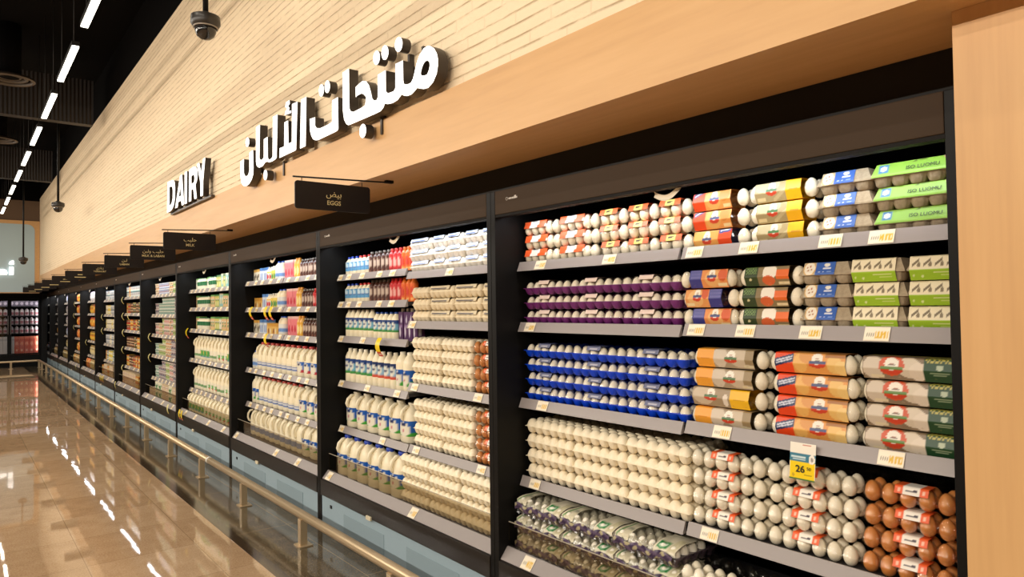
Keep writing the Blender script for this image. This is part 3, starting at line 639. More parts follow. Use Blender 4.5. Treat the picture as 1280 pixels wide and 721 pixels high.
A_D = art((168, 150, 108), ('e', 0.25, 0.72, 0.3, 0.3, (188, 176, 138)), ('d', 0.4, 0.68, 0.05, 1.5, 0.09, (188, 172, 130)), ('r', 0.04, 0.22, 0.05, 0.2, (214, 196, 150)), *badge(0.38, 0.55, 0.9, (64, 110, 60)), ('r', 0.68, 1.0, 0, 1, (236, 178, 26)), ('r', 0.76, 0.94, 0.42, 0.47, (196, 140, 20)))
A_G = art((222, 142, 78), ('e', 0.62, 0.45, 0.2, 0.42, (226, 170, 104)), ('e', 0.88, 0.6, 0.12, 0.3, (206, 92, 50)), ('r', 0, 0.33, 0, 1, (58, 58, 128)), ('p', 0.02, 0.31, 0.45, 0.95, 40, 14, (120, 120, 176)), ('r', 0.74, 0.98, 0.05, 0.2, (232, 208, 160)), *badge(0.6, 0.58, 0.9))
A_G2 = art((222, 150, 84), ('e', 0.3, 0.45, 0.22, 0.42, (230, 178, 112)), ('e', 0.55, 0.7, 0.1, 0.3, (206, 92, 50)), ('r', 0.66, 1, 0, 1, (58, 58, 128)), ('p', 0.68, 0.98, 0.45, 0.95, 40, 14, (120, 120, 176)), ('r', 0.03, 0.24, 0.05, 0.2, (232, 208, 160)), *badge(0.34, 0.58, 0.9))
A_H = art((132, 112, 76), ('e', 0.58, 0.62, 0.16, 0.34, (232, 222, 204)), ('e', 0.55, 0.25, 0.14, 0.22, (206, 96, 50)), ('r', 0.72, 1.0, 0.28, 0.72, (222, 104, 40)), ('r', 0, 0.3, 0, 1, (52, 66, 36)), ('p', 0.02, 0.28, 0.55, 0.97, 34, 12, (112, 140, 76)), ('r', 0.76, 0.99, 0.05, 0.18, (224, 204, 160)), ('e', 0.14, 0.3, 0.03, 0.06, (210, 200, 150)))
A_J = art((164, 144, 118), ('e', 0.42, 0.5, 0.13, 0.5, (206, 190, 168)), ('e', 0.78, 0.5, 0.2, 0.45, (198, 180, 154)), ('r', 0.86, 1, 0.2, 1, (150, 128, 92)), ('r', 0, 0.3, 0, 1, (236, 160, 54)), ('r', 0.07, 0.24, 0.42, 0.46, (200, 128, 40)), ('r', 0.82, 0.99, 0.05, 0.18, (210, 196, 160)), *badge(0.62, 0.52, 0.85, (72, 110, 60)))
A_J2 = art((158, 136, 106), ('e', 0.2, 0.5, 0.2, 0.45, (200, 182, 154)), ('r', 0.68, 1, 0, 1, (238, 184, 36)), ('r', 0.74, 0.94, 0.42, 0.46, (200, 148, 30)), ('e', 0.60, 0.35, 0.05, 0.3, (222, 208, 190)), *badge(0.34, 0.55, 0.85, (72, 110, 60)))
A_K = art((222, 152, 76), ('e', 0.38, 0.45, 0.10, 0.42, (230, 176, 96)), ('e', 0.48, 0.75, 0.12, 0.3, (216, 150, 78)), ('e', 0.85, 0.45, 0.10, 0.4, (232, 188, 110)), ('r', 0.72, 1, 0.72, 1, (168, 112, 58)), ('e', 0.95, 0.3, 0.09, 0.3, (234, 196, 122)), ('r', 0, 0.27, 0, 1, (228, 72, 28)), ('d', 0.0, 0.28, 0.42, 0.9, 0.17, (40, 52, 92)), ('d', 0.02, 0.26, 0.50, 0.9, 0.035, (196, 200, 214)), ('d', 0.02, 0.26, 0.40, 0.9, 0.03, (196, 200, 214)), *badge(0.62, 0.55, 0.9))
A_L = art((134, 114, 90), ('e', 0.12, 0.45, 0.12, 0.45, (206, 190, 168)), ('e', 0.52, 0.5, 0.12, 0.4, (214, 198, 174)), ('e', 0.62, 0.35, 0.10, 0.35, (222, 206, 184)), ('r', 0.10, 0.24, 0.05, 0.18, (216, 200, 164)), ('r', 0.68, 1.0, 0, 1, (36, 70, 40)), ('p', 0.69, 0.99, 0.72, 0.98, 44, 14, (190, 176, 84)), ('e', 0.84, 0.55, 0.04, 0.1, (180, 190, 160)), ('r', 0.74, 0.94, 0.34, 0.37, (150, 166, 130)), ('r', 0.78, 0.90, 0.26, 0.28, (150, 166, 130)), ('e', 0.33, 0.55, 0.14, 0.4, (206, 84, 44)), *badge(0.33, 0.52, 0.95, (96, 130, 60)))
A_NL = art((244, 236, 222), ('r', 0, 0.26, 0, 1, (236, 98, 46)), ('r', 0.74, 1, 0, 1, (236, 98, 46)), ('e', 0.13, 0.3, 0.05, 0.2, (244, 190, 160)), ('e', 0.87, 0.3, 0.05, 0.2, (244, 190, 160)), ('d', 0.34, 0.66, 0.30, 0.15, 0.07, (70, 60, 70)), ('r', 0.40, 0.58, 0.42, 0.48, (170, 160, 160)))
A_BL = art((226, 204, 110), ('r', 0, 0.27, 0, 1, (236, 98, 50)), ('r', 0.73, 1, 0, 1, (236, 98, 50)), ('d', 0.36, 0.64, 0.35, 0.2, 0.09, (60, 50, 40)), ('r', 0.33, 0.67, 0.62, 1, (206, 200, 150)))
A_AL = art((240, 234, 226), ('r', 0, 0.30, 0.3, 1, (236, 98, 48)), ('r', 0.68, 1, 0.3, 1, (236, 98, 48)), ('d', 0.38, 0.60, 0.62, 0.2, 0.06, (70, 60, 70)), ('r', 0.0, 0.24, 0, 0.28, (236, 98, 48)), ('r', 0.6, 0.95, 0, 0.28, (236, 96, 40)))
A_PT = art((236, 214, 200), ('r', 0.15, 0.85, 0.55, 0.7, (170, 140, 150)))
A_BT = art((120, 124, 150), ('r', 0.08, 0.92, 0.55, 0.8, (72, 76, 108)), ('r', 0.2, 0.8, 0.2, 0.35, (196, 196, 206)))
A_E = art((58, 96, 172), ('r', 0.0, 0.40, 0, 1, (176, 164, 140)), ('e', 0.20, 0.45, 0.20, 0.50, (214, 168, 92)), ('e', 0.20, 0.45, 0.17, 0.44, (236, 226, 206)), ('e', 0.13, 0.52, 0.025, 0.07, (178, 120, 80)), ('e', 0.22, 0.60, 0.025, 0.07, (178, 110, 80)), ('e', 0.26, 0.38, 0.025, 0.07, (178, 120, 80)), ('e', 0.16, 0.32, 0.025, 0.07, (178, 120, 80)), ('e', 0.74, 0.66, 0.09, 0.13, (226, 222, 210)), ('r', 0.62, 0.88, 0.40, 0.46, (220, 222, 230)), ('r', 0.5, 0.56, 0.16, 0.24, (200, 208, 226)), ('r', 0.62, 0.68, 0.16, 0.24, (200, 208, 226)), ('r', 0.76, 0.9, 0.16, 0.22, (150, 176, 220)))
A_F = art((132, 176, 64), ('r', 0.08, 0.20, 0.22, 0.78, (70, 120, 168)), ('e', 0.14, 0.5, 0.035, 0.16, (230, 240, 220)), ('e', 0.86, 0.80, 0.06, 0.09, (220, 110, 150)), ('d', 0.46, 0.62, 0.76, 0.25, 0.022, (84, 96, 50)), ('e', 0.50, 0.80, 0.012, 0.05, (84, 96, 50)), ('r', 0.0, 1.0, 0.93, 1, (176, 206, 106)))
A_I = art((226, 212, 176), ('r', 0, 1, 0, 0.46, (150, 186, 44)), ('r', 0.5, 0.92, 0.27, 0.32, (214, 222, 150)), ('r', 0.64, 0.92, 0.16, 0.20, (196, 212, 120)), ('e', 0.08, 0.2, 0.02, 0.06, (206, 220, 150)), ('e', 0.26, 0.16, 0.03, 0.05, (206, 220, 150)), *[('d', 0.06+0.235*i, 0.20+0.235*i, 0.58, 1.2, 0.05, (112, 96, 68)) for i in range(4)], *[('e', 0.19+0.235*i, 0.58, 0.035, 0.08, (120, 104, 74)) for i in range(4)], ('e', 0.5, 0.90, 0.07, 0.05, (110, 140, 70)), ('r', 0.05, 0.38, 0.84, 0.87, (190, 176, 140)), ('r', 0.62, 0.96, 0.84, 0.87, (190, 176, 140)))
# ------------------------------------------------------------------ eggs and egg cartons
def egg_mesh(name, m):
    pr = []
    for i in range(11):
        a = math.pi*i/10; z = -math.cos(a); r = math.sin(a)*(1-0.10*z)
        pr.append((max(r*0.0215, 0.0003), z*0.0305))
    return MB().lathe(pr, m, 14, caps=False).mesh(name)
EGG_W, EGG_B = egg_mesh('white_egg', M_EGG), egg_mesh('brown_egg', M_EGG_B)
def shell(nw, nd, p, H, z0, sgn, m, k=6, low=0.30, pw=2.4, py=None):
    py = py or p; mb = MB(); nu, nv = nw*k, nd*k; vs = []
    for j in range(nv+1):
        for i in range(nu+1):
            a, b = i/k, j/k
            da, db = (a % 1.0)-0.5, (b % 1.0)-0.5
            r = math.hypot(da, db)/0.515
            dome = (max(0.0, 1-r**pw))**(1/pw)
            e = min(a, b, nw-a, nd-b)
            fl = low*min(1.0, e/0.25)
            h = max(dome, fl) if e > 1e-6 else 0.0
            vs.append((b*p, a*py, z0+sgn*H*h))
    fs = [(j*(nu+1)+i, j*(nu+1)+i+1, (j+1)*(nu+1)+i+1, (j+1)*(nu+1)+i) for j in range(nv) for i in range(nu)]
    mb.add(vs, fs, m, True); return mb
def eggs(root, nw, py, rows, mesh, z=0.0335, p=0.05):
    for b in range(rows):
        for a in range(nw):
            o = link('egg', mesh, root, ((b+0.5)*p, (a+0.5)*py, z))
            o.rotation_euler = (0, 0, 0.7*(a*3+b))
def empty_root(name):
    o = bpy.data.objects.new(name, None); COL.objects.link(o); o.empty_display_size = 0.03; return o
def flange(mb, w, d, z, m, t=0.003, o=0.0012):
    return mb.box(-o, d+o, -o, w+o, z-t/2, z+t/2, m)
def front_label(root, name, W, ua, ub, a, z0, z1, x0, depth, nu=26, nv=10):
    # folded label: lower 60 % hangs down the front of the lid, the rest lies on top
    ya, yb = W*(1-ua), W*(1-ub)
    def pos(u, v):
        y = ya+(yb-ya)*u
        if v < 0.6: t = v/0.6; return (x0+0.010*t, y, z0+(z1-z0)*t)
        t = (v-0.6)/0.4; return (x0+0.010+depth*t, y, z1+0.001)
    return MB().sheet(pos, a, nu, nv).build(name, root)
def tray30(W, base_m, lid_m, egg, lab, ua, ub, rows=2, nd=5, label_name='label'):
    def b(g):
        root = empty_root(g.name); py = W/6
        mb = shell(6, nd, 0.05, 0.031, 0.034, -1, base_m, low=0.25, py=py); flange(mb, W, 0.05*nd, 0.035, base_m) if base_m is not M_CLEAR else None
        mb.build('tray', root)
        eggs(root, 6, py, rows, egg)
        shell(6, nd, 0.05, 0.031, 0.0365, 1, lid_m, low=0.25, py=py).build('lid', root)
        if lab: front_label(root, label_name, W, ua, ub, lab, 0.052, 0.0685, -0.0015, 0.05)
        return root
    return b
def clear_carton(n, W, nd, lab, ua, ub, z0, egg=None, depth=0.05):
    def b(g):
        root = empty_root(g.name); py = W/n
        shell(n, nd, 0.05, 0.031, 0.034, -1, M_CLEAR, low=0.25, py=py).build('tray', root)
        eggs(root, n, py, min(nd, 2), egg or EGG_W)
        shell(n, nd, 0.05, 0.030, 0.035, 1, M_CLEAR, low=0.25, py=py).build('lid', root)
        if lab: front_label(root, 'label', W, ua, ub, lab, z0, 0.066, -0.0015, depth)
        return root
    return b
def sleeve_mesh(W, ua, ub, a, d=0.10, nu=60, nv=26, over=False):
    ya, yb = W*(1-ua), W*(1-ub)
    prof = [(0.012, 0.0012), (-0.002, 0.032), (0.009, 0.0655), (d*0.5, 0.067)]
    if over: prof = [(0.004, 0.0012), (-0.0078, 0.029), (0.0035, 0.0692), (d*0.5, 0.0700)]
    vv = [0.0, 0.42, 0.86, 1.0]
    def pos(u, v):
        for i in range(3):
            if v <= vv[i+1]+1e-9:
                t = (v-vv[i])/(vv[i+1]-vv[i]); p, q = prof[i], prof[i+1]
                return (p[0]+(q[0]-p[0])*t, ya+(yb-ya)*u, p[1]+(q[1]-p[1])*t)
    mb = MB().sheet(pos, a, nu, nv)
    c = a(0.9, 0.9); m = flat(c, 0.4)
    back = [(d*0.5, 0.067), (d-0.01, 0.0655), (d, 0.032), (d-0.012, 0.0012), (0.012, 0.0012)]
    if over: back = [(d*0.5, 0.0700), (d-0.0035, 0.0692), (d+0.0078, 0.029), (d-0.004, 0.0012), (0.004, 0.0012)]
    for p, q in zip(back, back[1:]): mb.add([(p[0], ya, p[1]), (p[0], yb, p[1]), (q[0], yb, q[1]), (q[0], ya, q[1])], [(0, 1, 2, 3)], m)
    return mb
def sleeved(n, W, a, ua, ub, ends):
    def b(g):
        root = empty_root(g.name); py = W/n
        shell(n, 2, 0.05, 0.030, 0.033, -1, M_CLEAR, low=0.25, py=py).build('tray', root)
        for j in ends:
            for r_ in range(2): link('egg', EGG_W, root, ((r_+0.5)*0.05, W-(j+0.5)*py, 0.0332))
        shell(n, 2, 0.05, 0.029, 0.034, 1, M_CLEAR, low=0.25, py=py).build('lid', root)
        sleeve_mesh(W, ua, ub, a).build('sleeve', root)
        return root
    return b
def pulp_base(n, W, m, d=0.10, h=0.029):
    return shell(n, 2, d/2, h, h, -1, m, k=8, low=0.2, pw=3.4, py=W/n)
def pulp_lid_mesh(W, m, d=0.10, z0=0.028, z1=0.068, sag=0.0, inset=0.013):
    mb = MB(); nu = 16
    ring = lambda x, z, e: [(x, y, z) for y in (e, W-e)]
    lo = [(-0.004, -0.004), (d+0.004, -0.004), (d+0.004, W+0.004), (-0.004, W+0.004)]
    hi = [(inset, inset), (d-inset, inset), (d-inset, W-inset), (inset, W-inset)]
    md = [(inset*0.30, inset*0.35), (d-inset*0.30, inset*0.35), (d-inset*0.30, W-inset*0.35), (inset*0.30, W-inset*0.35)]
    vs = [(x, y, z0) for x, y in lo]+[(x, y, z0+0.005) for x, y in lo]+[(x, y, z0+(z1-z0)*0.55) for x, y in md]+[(x, y, z1) for x, y in hi]
    fs = [(3, 2, 1, 0)]
    for r in range(3):
        for i in range(4): fs.append((r*4+i, r*4+(i+1) % 4, (r+1)*4+(i+1) % 4, (r+1)*4+i))
    fs.append((12, 13, 14, 15))
    return mb.add(vs, fs, m)
def pulp_labelled(n, W, a, ua, ub, m, label_name='label', wave=0.0, writing=None):
    def b(g):
        root = empty_root(g.name)
        pulp_base(n, W, m).build('tray', root)
        pulp_lid_mesh(W, m).build('lid', root)
        ya, yb = W*(1-ua), W*(1-ub)
        prof = [(-0.0055, 0.0290), (-0.0055, 0.0335), (0.0030, 0.0500), (0.0120, 0.0690), (0.055, 0.0690)]
        vv = [0, 0.1, 0.45, 0.88, 1.0]
        def pos(u, v):
            v2 = max(v, wave*abs(math.sin((u*1.0+0.0)*math.pi))*0.35) if wave else v
            for i in range(4):
                if v2 <= vv[i+1]+1e-9:
                    t = (v2-vv[i])/(vv[i+1]-vv[i]); p, q = prof[i], prof[i+1]
                    y = ya+(yb-ya)*u
                    ins = 0.013*max(0.0, (v2-0.1)/0.9)
                    y = min(max(y, ins*0.9), W-ins*0.9)
                    return (p[0]+(q[0]-p[0])*t-0.0008, y, p[1]+(q[1]-p[1])*t+0.0004)
        lb = MB().sheet(pos, a, 44, 20).build(label_name, root)
        if writing:
            for body, sz, yc, h, mt_ in writing:
                me = text_mesh('lettering', body, sz, mt_, depth=0.0003)
                me.transform(Matrix.Rotation(math.radians(-49), 4, 'Y') @ Matrix.Identity(4)) if False else None
                # lean the text with the sloping front of the lid
                sl = Matrix(((0, 0.43, -0.90, 0), (-1, 0, 0, 0), (0, 0.90, 0.43, 0), (0, 0, 0, 1)))
                me.transform(sl)
                t_ = (h-0.0500)/(0.0690-0.0500)
                link('lettering', me, lb, (0.0030+t_*0.0090-0.0042, yc, h+0.0004))
        return root
    return b
def pulp_sleeved(n, W, a, ua, ub, m):
    def b(g):
        root = empty_root(g.name)
        pulp_base(n, W, m).build('tray', root); pulp_lid_mesh(W, m).build('lid', root)
        sleeve_mesh(W, ua, ub, a, nu=64, over=True).build('sleeve', root); return root
    return b
def pulp_plain(n, W, nd, m, lid_m=None, lab=None, ua=0, ub=1, pw=2.6):
    def b(g):
        root = empty_root(g.name); py = W/n; d = 0.05*nd
        mb = shell(n, nd, 0.05, 0.033, 0.034, -1, m, low=0.4, pw=pw, py=py); flange(mb, W, d, 0.0345, m, 0.003, 0.001); mb.build('tray', root)
        shell(n, nd, 0.05, 0.032, 0.036, 1, lid_m or m, low=0.5, pw=pw, py=py).build('lid', root)
        if lab: front_label(root, 'label', W, ua, ub, lab, 0.050, 0.0685, -0.0035, 0.06)
        return root
    return b
def frosted(n, W, nd):
    def b(g):
        root = empty_root(g.name); py = W/n; d = 0.05*nd
        mb = shell(n, nd, 0.05, 0.034, 0.035, -1, M_FROST, k=8, low=0.12, pw=2.2, py=py); flange(mb, W, d, 0.0355, M_FROST, 0.0022, 0.0014); mb.build('tray', root)
        shell(n, nd, 0.05, 0.033, 0.0367, 1, M_FROST, k=8, low=0.42, pw=2.3, py=py).build('lid', root)
        return root
    return b
def film_tray(g):
    W = 0.305; root = empty_root(g.name); py = W/6
    mb = shell(6, 5, 0.05, 0.036, 0.036, -1, M_WRAP, low=0.35, pw=3, py=py); flange(mb, W, 0.25, 0.0365, M_WRAP, 0.006, 0.001); mb.build('tray', root)
    eggs(root, 6, py, 4, EGG_W, 0.045)
    rr = random.Random(5)
    def film(u, v):
        y = W*(1-u)
        if v < 0.4: t = v/0.4; x, z = -0.010+0.012*t, 0.012+0.05*t
        else: t = (v-0.4)/0.6; x, z = 0.002+0.20*t, 0.062+0.016*math.sin(min(1, t*3)*1.57)
        z += 0.005*math.sin(u*37+v*9)*math.sin(u*19-v*5); x += 0.003*math.sin(u*53+v*21)
        return (x, y, z)
    fm = MB(); fm.sheet(film, lambda u, v: (1, 1, 1), 50, 14, M_FILM); fm.build('film', root)
    def lab(ua, ub, a, nm):
        def pos(u, v):
            p = film(ua+(ub-ua)*u, 0.30+0.62*v); return (p[0]-0.001, p[1], p[2]+0.002)
        MB().sheet(pos, a, 14, 12).build(nm, root)
    lab(0.02, 0.24, art((222, 212, 182), ('r', 0.08, 0.18, 0, 1, (70, 140, 70)), ('r', 0.3, 0.8, 0.35, 0.45, (150, 150, 130))), 'film_label')
    lab(0.66, 0.99, art((226, 216, 190), ('r', 0.12, 0.55, 0.12, 0.36, (26, 132, 62)), ('r', 0.2, 0.45, 0.2, 0.28, (230, 240, 220)), ('r', 0.6, 0.95, 0.1, 0.5, (206, 196, 160)), ('r', 0.86, 0.92, 0, 1, (80, 140, 76))), 'film_label')
    def crumple(u, v):
        y = W*(0.98-0.96*u); return (-0.013-0.006*abs(math.sin(u*23))*math.sin(v*3.1), y, 0.026+0.030*v+0.006*math.sin(u*17))
    MB().sheet(crumple, lambda u, v: (92, 76, 100) if math.sin(u*23+v*6) > 0.1 else ((58, 44, 72) if math.sin(u*31-v*4) > -0.2 else (176, 166, 130)), 60, 6).build('film_fold', root)  # pale yellowish patches are film highlights painted into the fold colour
    return root
G = Goods
gA = G('egg_carton', 'ten-egg clear carton, orange-white label', 'egg carton', 0.24, 0.066, clear_carton(5, 0.24, 2, A_AL, 0.05, 0.70, 0.036))
gB = G('egg_carton', 'six-egg clear carton, orange-yellow label', 'egg carton', 0.153, 0.067, clear_carton(3, 0.153, 2, A_BL, 0.06, 0.72, 0.044))
gC = G('egg_carton', 'orange photo-sleeved egg carton', 'egg carton', 0.232, 0.069, sleeved(5, 0.232, A_C, 0.06, 0.74, (0, 4)))
gC2 = G('egg_carton', 'photo-sleeved egg carton with orange end', 'egg carton', 0.232, 0.069, sleeved(5, 0.232, A_C2, 0.06, 0.74, (0, 4)))
gD = G('egg_carton', 'beige-sleeved egg carton with yellow band', 'egg carton', 0.244, 0.069, sleeved(5, 0.244, A_D, 0.13, 0.80, (0, 4)))
gE = G('egg_carton', 'grey pulp six-egg carton, blue label', 'egg carton', 0.158, 0.068, pulp_labelled(3, 0.158, A_E, 0.06, 0.70, M_PULP))
gF = G('egg_carton', 'green-topped grey pulp egg carton', 'egg carton', 0.235, 0.068, pulp_labelled(5, 0.235, A_F, 0.0, 1.0, M_PULP, 'lid_label', 0.0, [('ISO LUOMU', 0.0165, 0.098, 0.0465, flat((44, 52, 28), 0.5))]))
gP = G('egg_tray', 'purple thirty-egg tray with clear lid', 'egg tray', 0.30, 0.068, tray30(0.30, M_PURPLE, M_CLEAR, EGG_W, A_PT, 0.34, 0.58))
gG = G('egg_carton', 'navy-banded photo-sleeved egg carton', 'egg carton', 0.235, 0.070, sleeved(5, 0.235, A_G, 0.22, 0.90, (0, 4)))
gG2 = G('egg_carton', 'photo-sleeved egg carton with navy end', 'egg carton', 0.235, 0.070, sleeved(5, 0.235, A_G2, 0.08, 0.74, (0, 4)))
gH = G('egg_carton', 'dark-green photo-sleeved egg carton', 'egg carton', 0.242, 0.070, sleeved(5, 0.242, A_H, 0.12, 0.80, (0, 4)))
gI = G('egg_carton', 'green and cream sleeved pulp carton', 'egg carton', 0.150, 0.0708, pulp_sleeved(3, 0.150, A_I, 0.02, 0.86, M_PULP))
gBl = G('egg_tray', 'blue thirty-egg tray with clear lid', 'egg tray', 0.308, 0.067, tray30(0.308, M_BLUE, M_CLEAR, EGG_W, A_BT, 0.33, 0.58))
gJ = G('egg_carton', 'grey photo-sleeved egg carton, amber end', 'egg carton', 0.30, 0.070, sleeved(6, 0.30, A_J, 0.08, 0.84, (0, 5)))
gJ2 = G('egg_carton', 'grey photo-sleeved egg carton, yellow end', 'egg carton', 0.30, 0.070, sleeved(6, 0.30, A_J2, 0.03, 0.80, (0, 5)))
gK = G('egg_carton', 'orange sleeved egg carton, slanted navy band', 'egg carton', 0.285, 0.070, sleeved(6, 0.285, A_K, 0.09, 0.90, (0, 5)))
gL = G('egg_carton', 'photo-sleeved egg carton, dark green end', 'egg carton', 0.285, 0.070, sleeved(6, 0.285, A_L, 0.06, 0.93, (0, 5)))
gM = G('egg_carton', 'cream frosted thirty-egg carton', 'egg carton', 0.308, 0.070, frosted(6, 0.308, 5))
gMw = G('egg_carton', 'frosted clear white-egg carton', 'egg carton', 0.298, 0.070, frosted(6, 0.298, 4))
gN = G('egg_carton', 'clear white-egg carton, orange-white label', 'egg carton', 0.298, 0.070, clear_carton(6, 0.298, 5, A_NL, 0.32, 0.62, 0.046))
gN0 = G('egg_carton', 'clear white-egg carton without label', 'egg carton', 0.298, 0.070, clear_carton(6, 0.298, 4, None, 0, 1, 0.04))
gO = G('egg_carton', 'clear brown-egg carton, orange-white label', 'egg carton', 0.300, 0.070, clear_carton(6, 0.300, 5, A_NL, 0.32, 0.62, 0.046, EGG_B))
gW = G('egg_tray', 'film-wrapped purple egg tray', 'egg tray', 0.305, 0.087, film_tray)
A_Q = art((232, 234, 240), ('r', 0.0, 1, 0.0, 0.62, (214, 220, 236)), ('r', 0.05, 0.85, 0.04, 0.22, (60, 84, 140)), ('r', 0.1, 0.6, 0.5, 0.62, (160, 180, 214)))
A_Rr = art((226, 212, 180), ('r', 0.05, 0.85, 0.04, 0.24, (86, 84, 96)), ('r', 0.1, 0.7, 0.5, 0.6, (200, 184, 150)))
gQ = G('egg_carton', 'white foam six-egg carton, blue label', 'egg carton', 0.155, 0.066, pulp_plain(3, 0.155, 3, M_PULP_W, None, A_Q, 0.08, 0.80))
gQw = G('egg_carton', 'white foam ten-egg carton, blue label', 'egg carton', 0.245, 0.066, pulp_plain(5, 0.245, 3, M_PULP_W, None, A_Q, 0.06, 0.84))
gR = G('egg_carton', 'cream pulp egg carton, dark-lettered label', 'egg carton', 0.245, 0.070, pulp_plain(5, 0.245, 3, M_PULP_C, None, A_Rr, 0.06, 0.84))
gRs = G('egg_carton', 'plain cream pulp egg carton', 'egg carton', 0.185, 0.070, pulp_plain(4, 0.185, 3, M_PULP_C))
# nearest fridge
r = shelf_row(1, 0, 0)
r.put(gA, 2.312, 3, yaw=0.01).put(gA, 2.068, 3).put(gB, 1.902, 3).put(gB, 1.744, 3).put(gB, 1.588, 3); 
for i, g in enumerate((gC2, gC, gC)): o = g.get(); o.location = (2.10, 1.352, r.zr+0.069*i); r.items.append((o, g, i, 3))
r.put(gD, 1.104, 3).put(gE, 0.940, 3, x=2.105).put(gF, 0.695, 3, x=2.105); r.done()
r = shelf_row(1, 0, 1)
for y in (2.248, 1.945, 1.642): r.put(gP, y, 3, jit=0.004, yaw=0.01)
for i, g in enumerate((gG, gG2, gG)): o = g.get(); o.location = (2.10, 1.408+(-0.01, -0.012, 0.0)[i], r.zr+0.070*i); r.items.append((o, g, i, 3))
r.put(gH, 1.163, 3, jit=0.012).put(gE, 1.002, 3, 0.070).put(gI, 0.848, 3).put(gI, 0.692, 3, yaw=0.008); r.done()
r = shelf_row(1, 0, 2)
for y in (2.240, 1.927, 1.615): r.put(gBl, y, 4, jit=0.004, yaw=0.008)
for i, g in enumerate((gJ, gJ2, gJ, gJ)): o = g.get(); o.location = (2.10+0.004*(i % 2), 1.304-0.004*i, r.zr+0.070*i); r.items.append((o, g, i, 4))
r.put(gK, 0.998, 4, jit=0.012); r.put(gL, 0.705, 4, jit=0.012); r.done()
r = shelf_row(1, 0, 3)
for y in (2.240, 1.928, 1.6155): r.put(gM, y, 4, jit=0.004, yaw=0.008)
r.put(gN, 1.313, 4, yaw=0.008).put(gN, 1.009, 4, yaw=0.008).put(gO, 0.696, 4, jit=0.012, yaw=0.01); r.done()
r = Row(1, 'bottom deck', 0.3585)
for y in (2.246, 1.935, 1.626): r.put(gW, y, 3, x=2.035, jit=0.004, yaw=0.01)
r.put(gN0, 1.318, 3, x=2.03, yaw=0.01).put(gN0, 1.014, 3, x=2.03, yaw=0.01).put(gN0, 0.710, 3, x=2.03, yaw=0.01); r.done()
# second fridge, right half
r = shelf_row(2, 1, 0)
r.put(gQw, 3.372, 3)
for y in (3.212, 3.052, 2.892, 2.732): r.put(gQ, y, 3)
r.done()
r = shelf_row(2, 1, 1); r.put(gRs, 3.412, 3)
for y in (3.155, 2.900, 2.648): r.put(gR, y, 3)
r.done()
for i, nm in ((2, None), (3, None)):
    r = shelf_row(2, 1, i); r.put(gMw, 3.300, 4).put(gMw, 2.992, 4).put(gO, 2.682, 4); r.done()
r = Row(2, 'bottom deck', 0.3585); r.put(gMw, 3.355, 4, x=2.045, yaw=0.01).put(gMw, 3.048, 4, x=2.045, yaw=0.01).put(gMw, 2.742, 4, x=2.045, yaw=0.01); r.done()
# yellow offer card hanging from the third shelf
t = thing('offer_card', 'yellow and white offer card priced 26.50 hanging below the third shelf', 'price card', (2.068, 1.145, 1.035))
MB().sheet(lambda u, v: (-0.004-0.014*(1-v), 0.042*(1-2*u), -0.088+0.112*v), art((240, 232, 216), ('r', 0.03, 0.97, 0.04, 0.50, (240, 204, 20)), ('r', 0.0, 1, 0.50, 0.70, (62, 122, 142)), ('r', 0.06, 0.62, 0.60, 0.64, (206, 222, 222)), ('r', 0.12, 0.6, 0.53, 0.56, (206, 222, 222)), ('e', 0.86, 0.58, 0.12, 0.13, (240, 234, 222)), ('e', 0.86, 0.58, 0.05, 0.06, (160, 150, 140)), ('r', 0.0, 1, 0.0, 0.03, (60, 110, 60)), ('e', 0.16, 0.12, 0.05, 0.05, (196, 160, 40)), ('r', 0.6, 0.88, 0.13, 0.15, (150, 130, 30)), ('r', 0.5, 0.8, 0.95, 0.97, (200, 110, 90))), 30, 40).build('card', t)
text('price', t, '26', 0.030, flat((56, 52, 30), 0.5), (-0.0155, 0.006, -0.056), FACE_X, bold=0.0006)
text('price', t, '50', 0.014, flat((90, 84, 40), 0.5), (-0.0150, -0.022, -0.052), FACE_X)
# ------------------------------------------------------------------ bottles, jugs and cartons
def wrap(mb, r, z0, z1, a, n=20, nv=8, sq=0.0, sx=1.0, sy=1.0):
    # printed band; u = 0 at the left edge seen from the aisle, front centre at u = 0.5 within the facing half, repeated behind
    def pos(u, v):
        t = math.pi/2+(u)*2*math.pi-math.pi*0.5+math.pi*0.5
        k = 1+sq*(1/max(abs(math.cos(t)), abs(math.sin(t)))-1) if sq else 1.0
        return (r*k*math.cos(t)*sx, r*k*math.sin(t)*sy, z0+(z1-z0)*v)
    f = lambda u, v: a((u*2) % 1.0, v)
    return mb.sheet(pos, f, n, nv)
def bottle(h, r, prof, cap, a, lz, body=None, sq=0.0, capr=0.42, capz=0.90):
    def b(g):
        m = body or M_MILK
        root = MB().lathe([(r*p, h*z) for p, z in prof], m, 16, sq=sq).build(g.name)
        cr = r*capr
        MB().lathe([(cr, h*capz), (cr*1.02, h*(capz+0.01)), (cr, h*0.99), (cr*0.85, h)], flat(cap), 14).build('cap', root)
        mb = MB(); wrap(mb, r*1.012, h*lz[0], h*lz[1], a, sq=sq); mb.build('label', root)
        return root
    return b
P_SMALL = [(0.9, 0), (1, 0.03), (1, 0.62), (0.95, 0.72), (0.55, 0.84), (0.42, 0.88), (0.40, 0.92)]
P_SLEEVE = [(0.92, 0), (1, 0.02), (1, 0.70), (0.92, 0.78), (0.62, 0.86), (0.55, 0.9)]
P_MILK = [(0.92, 0), (1, 0.03), (1, 0.70), (0.94, 0.77), (0.66, 0.87), (0.46, 0.91), (0.44, 0.93)]
P_JUG = [(0.90, 0), (1, 0.04), (1, 0.55), (0.94, 0.68), (0.70, 0.82), (0.38, 0.90), (0.34, 0.93)]
WH = (240, 236, 226)
